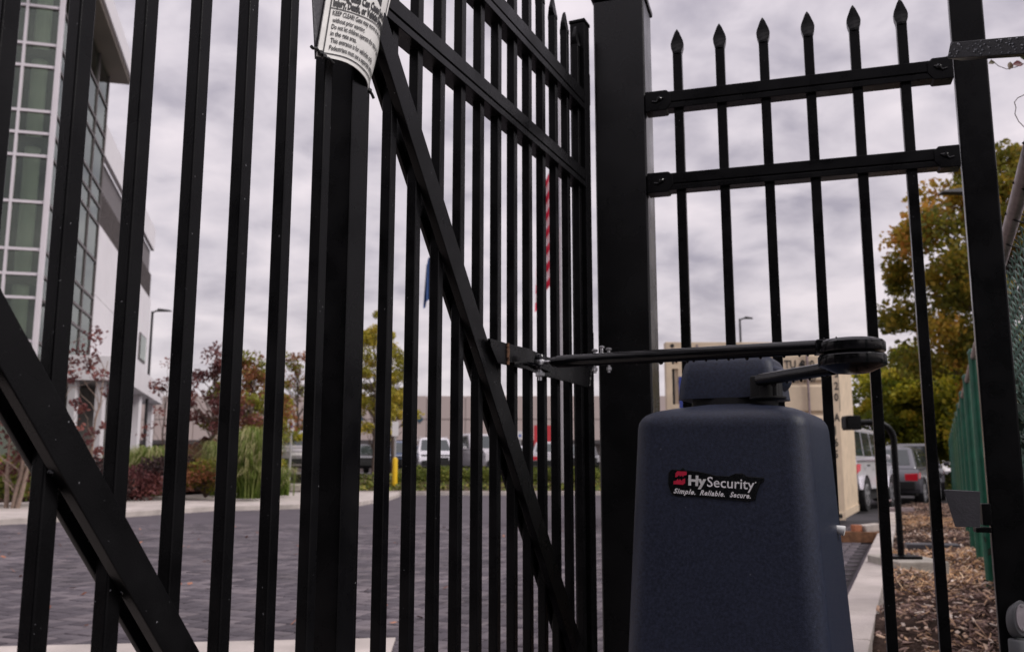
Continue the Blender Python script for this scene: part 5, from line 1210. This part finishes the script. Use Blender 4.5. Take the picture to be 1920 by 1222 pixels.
# ------------------------------------------------------------------ warning sign tied on the gate
BLs, BRs = ongate(592, 106, .014), ongate(700, 171, .014)
TLs, TRs = ongate(634, -150, .014), ongate(752, -105, .014)
def SQ(u, v, h=0):
    s = (BLs[0] * (1 - u) + BRs[0] * u) * (1 - v) + (TLs[0] * (1 - u) + TRs[0] * u) * v
    z = (BLs[1] * (1 - u) + BRs[1] * u) * (1 - v) + (TLs[1] * (1 - u) + TRs[1] * u) * v
    bow = .016 * math.sin(math.pi * u) * (1 - .4 * v) + .0035 * math.sin(u * 9 + v * 5) * u
    curl = .030 * max(0, u - .45) ** 2 / .3 * max(0, 1 - v * 2.2) ** 1.5
    return GP(s, .016 + bow - curl * .5 + h, z + .009 * math.sin(math.pi * u) * max(0, 1 - v))
sg = tag(empty('warning_sign', SQ(.5, .5)), 'bent white warning sign with black text tied to the gate pickets', 'sign')
nu, nv = 24, 24; V = []; F = []
for sgn, h in ((0, 0), (1, -.0016)):
    for j in range(nv + 1):
        for i in range(nu + 1): V.append(SQ(i / nu, j / nv, h))
nn = (nu + 1) * (nv + 1)
for j in range(nv):
    for i in range(nu):
        a = j * (nu + 1) + i; F.append((a, a + 1, a + nu + 2, a + nu + 1)); F.append((nn + a + nu + 1, nn + a + nu + 2, nn + a + 1, nn + a))
for i in range(nu): F.append((nn + i, nn + i + 1, i + 1, i)); a = nv * (nu + 1) + i; F.append((a, a + 1, nn + a + 1, nn + a))
for j in range(nv): a = j * (nu + 1); b = a + nu + 1; F.append((a, b, nn + b, nn + a)); a += nu; b += nu; F.append((b, a, nn + a, nn + b))
mb = MB(); mb.v = [tuple(p_) for p_ in V]; mb.f = F; mb.mi = [0] * len(F); mb.build('sign_panel', M['sign'], sg, smooth=True, angle=50)
WS = 1.0
def stext(body, u0, u1, v, hv, bold=.0, full=None):
    me = text_mesh(body, 1, bold); bm = bmesh.new(); bm.from_mesh(me); bmesh.ops.triangulate(bm, faces=bm.faces); bm.to_mesh(me); bm.free()
    xs_ = [q.co.x for q in me.vertices]; x0, x1 = min(xs_), max(xs_); k = (u1 - u0) / (x1 - x0)
    place_text(me, lambda x, y, z: SQ(u0 + (x - x0) * k, v + y * hv, .0012)); me.transform(Matrix.Translation(-wloc(sg))); me.materials.append(M['ink']); o = bpy.data.objects.new('lettering', me); COL.objects.link(o); o.parent = sg
stext('Moving Gate Can Cause Serious', .07, .96, .425, .072, .05)
stext('Injury, Death, or Vehicle Damage.', .08, .965, .365, .072, .05)
stext('KEEP CLEAR! Gate may move at any time', .09, .95, .300, .048, .018)
stext('without prior warning.', .10, .55, .250, .048, .018)
stext('Do not let children operate the gate or play', .10, .95, .203, .048, .018)
stext('in the gate area.', .10, .45, .156, .048, .018)
stext('This entrance is for vehicles only.', .11, .80, .106, .048, .018)
stext('Pedestrians must use a separate entrance.', .11, .94, .056, .048, .018)
def sline(u0, v0, u1, v1, wv, wu=0):
    mb = MB(); n = 24; Pa = []; Pb = []
    for i in range(n + 1):
        u = u0 + (u1 - u0) * i / n; v = v0 + (v1 - v0) * i / n; Pa.append(SQ(u, v, .0012)); Pb.append(SQ(u + wu, v + wv, .0012))
    mb.add(Pa + Pb, [(i, i + 1, n + 2 + i, n + 1 + i) for i in range(n)]); mb.build('printed_line', M['ink'], sg)
sline(.05, .025, .955, .025, .007); sline(.05, .345, .96, .345, .006); sline(.05, .026, .05, .98, 0, .012); sline(.95, .026, .95, .98, 0, .012)
for poly in ([(.42, .535), (.49, .52), (.72, .64), (.72, .72)], [(.66, .52), (.78, .49), (.80, .72), (.68, .72)]):
    MB().add([SQ(u, v, .0013) for u, v in poly], [(0, 1, 2, 3)]).build('printed_symbol', M['ink'], sg)
for (u, v, du) in ((.02, .02, -1), (.99, .005, 1), (.06, .0, 0)):
    c = np.array(SQ(u, v, .003)); mb = MB()
    tdir = np.array([gd[0], gd[1], 0]) * (du if du else 1)
    mb.tube([c, c + tdir * .008 + np.array([0, 0, -.003]), c + tdir * .014 + np.array([0, 0, -.008])] if du > 0 else [c - np.array([0, 0, .001]), c + tdir * .012 + np.array([0, 0, .002]), c + tdir * .020 + np.array([0, 0, -.001]), c + tdir * .024], .0025, 8)
    mb.lathe(tuple(c), [(.002, -.004), (.0045, -.002), (.0045, .002), (.002, .004)], 8); mb.build('cable_tie', M['tie'], sg, smooth=True)
# dark bent back strip of the sign holder seen left of the sign
a, b = ongate(581, -30, .004), ongate(588, 112, .004)
a2, b2 = ongate(607, -30, .004), ongate(593, 112, .004)
MB().prism([GP(a[0], .006, a[1]), GP(b[0], .006, b[1]), GP(b2[0], .010, b2[1]), GP(a2[0], .010, a2[1])], np.array([gn[0], gn[1], 0]) * .0015).build('sign_backing', M['plate'], sg)
bpy.context.view_layer.update()
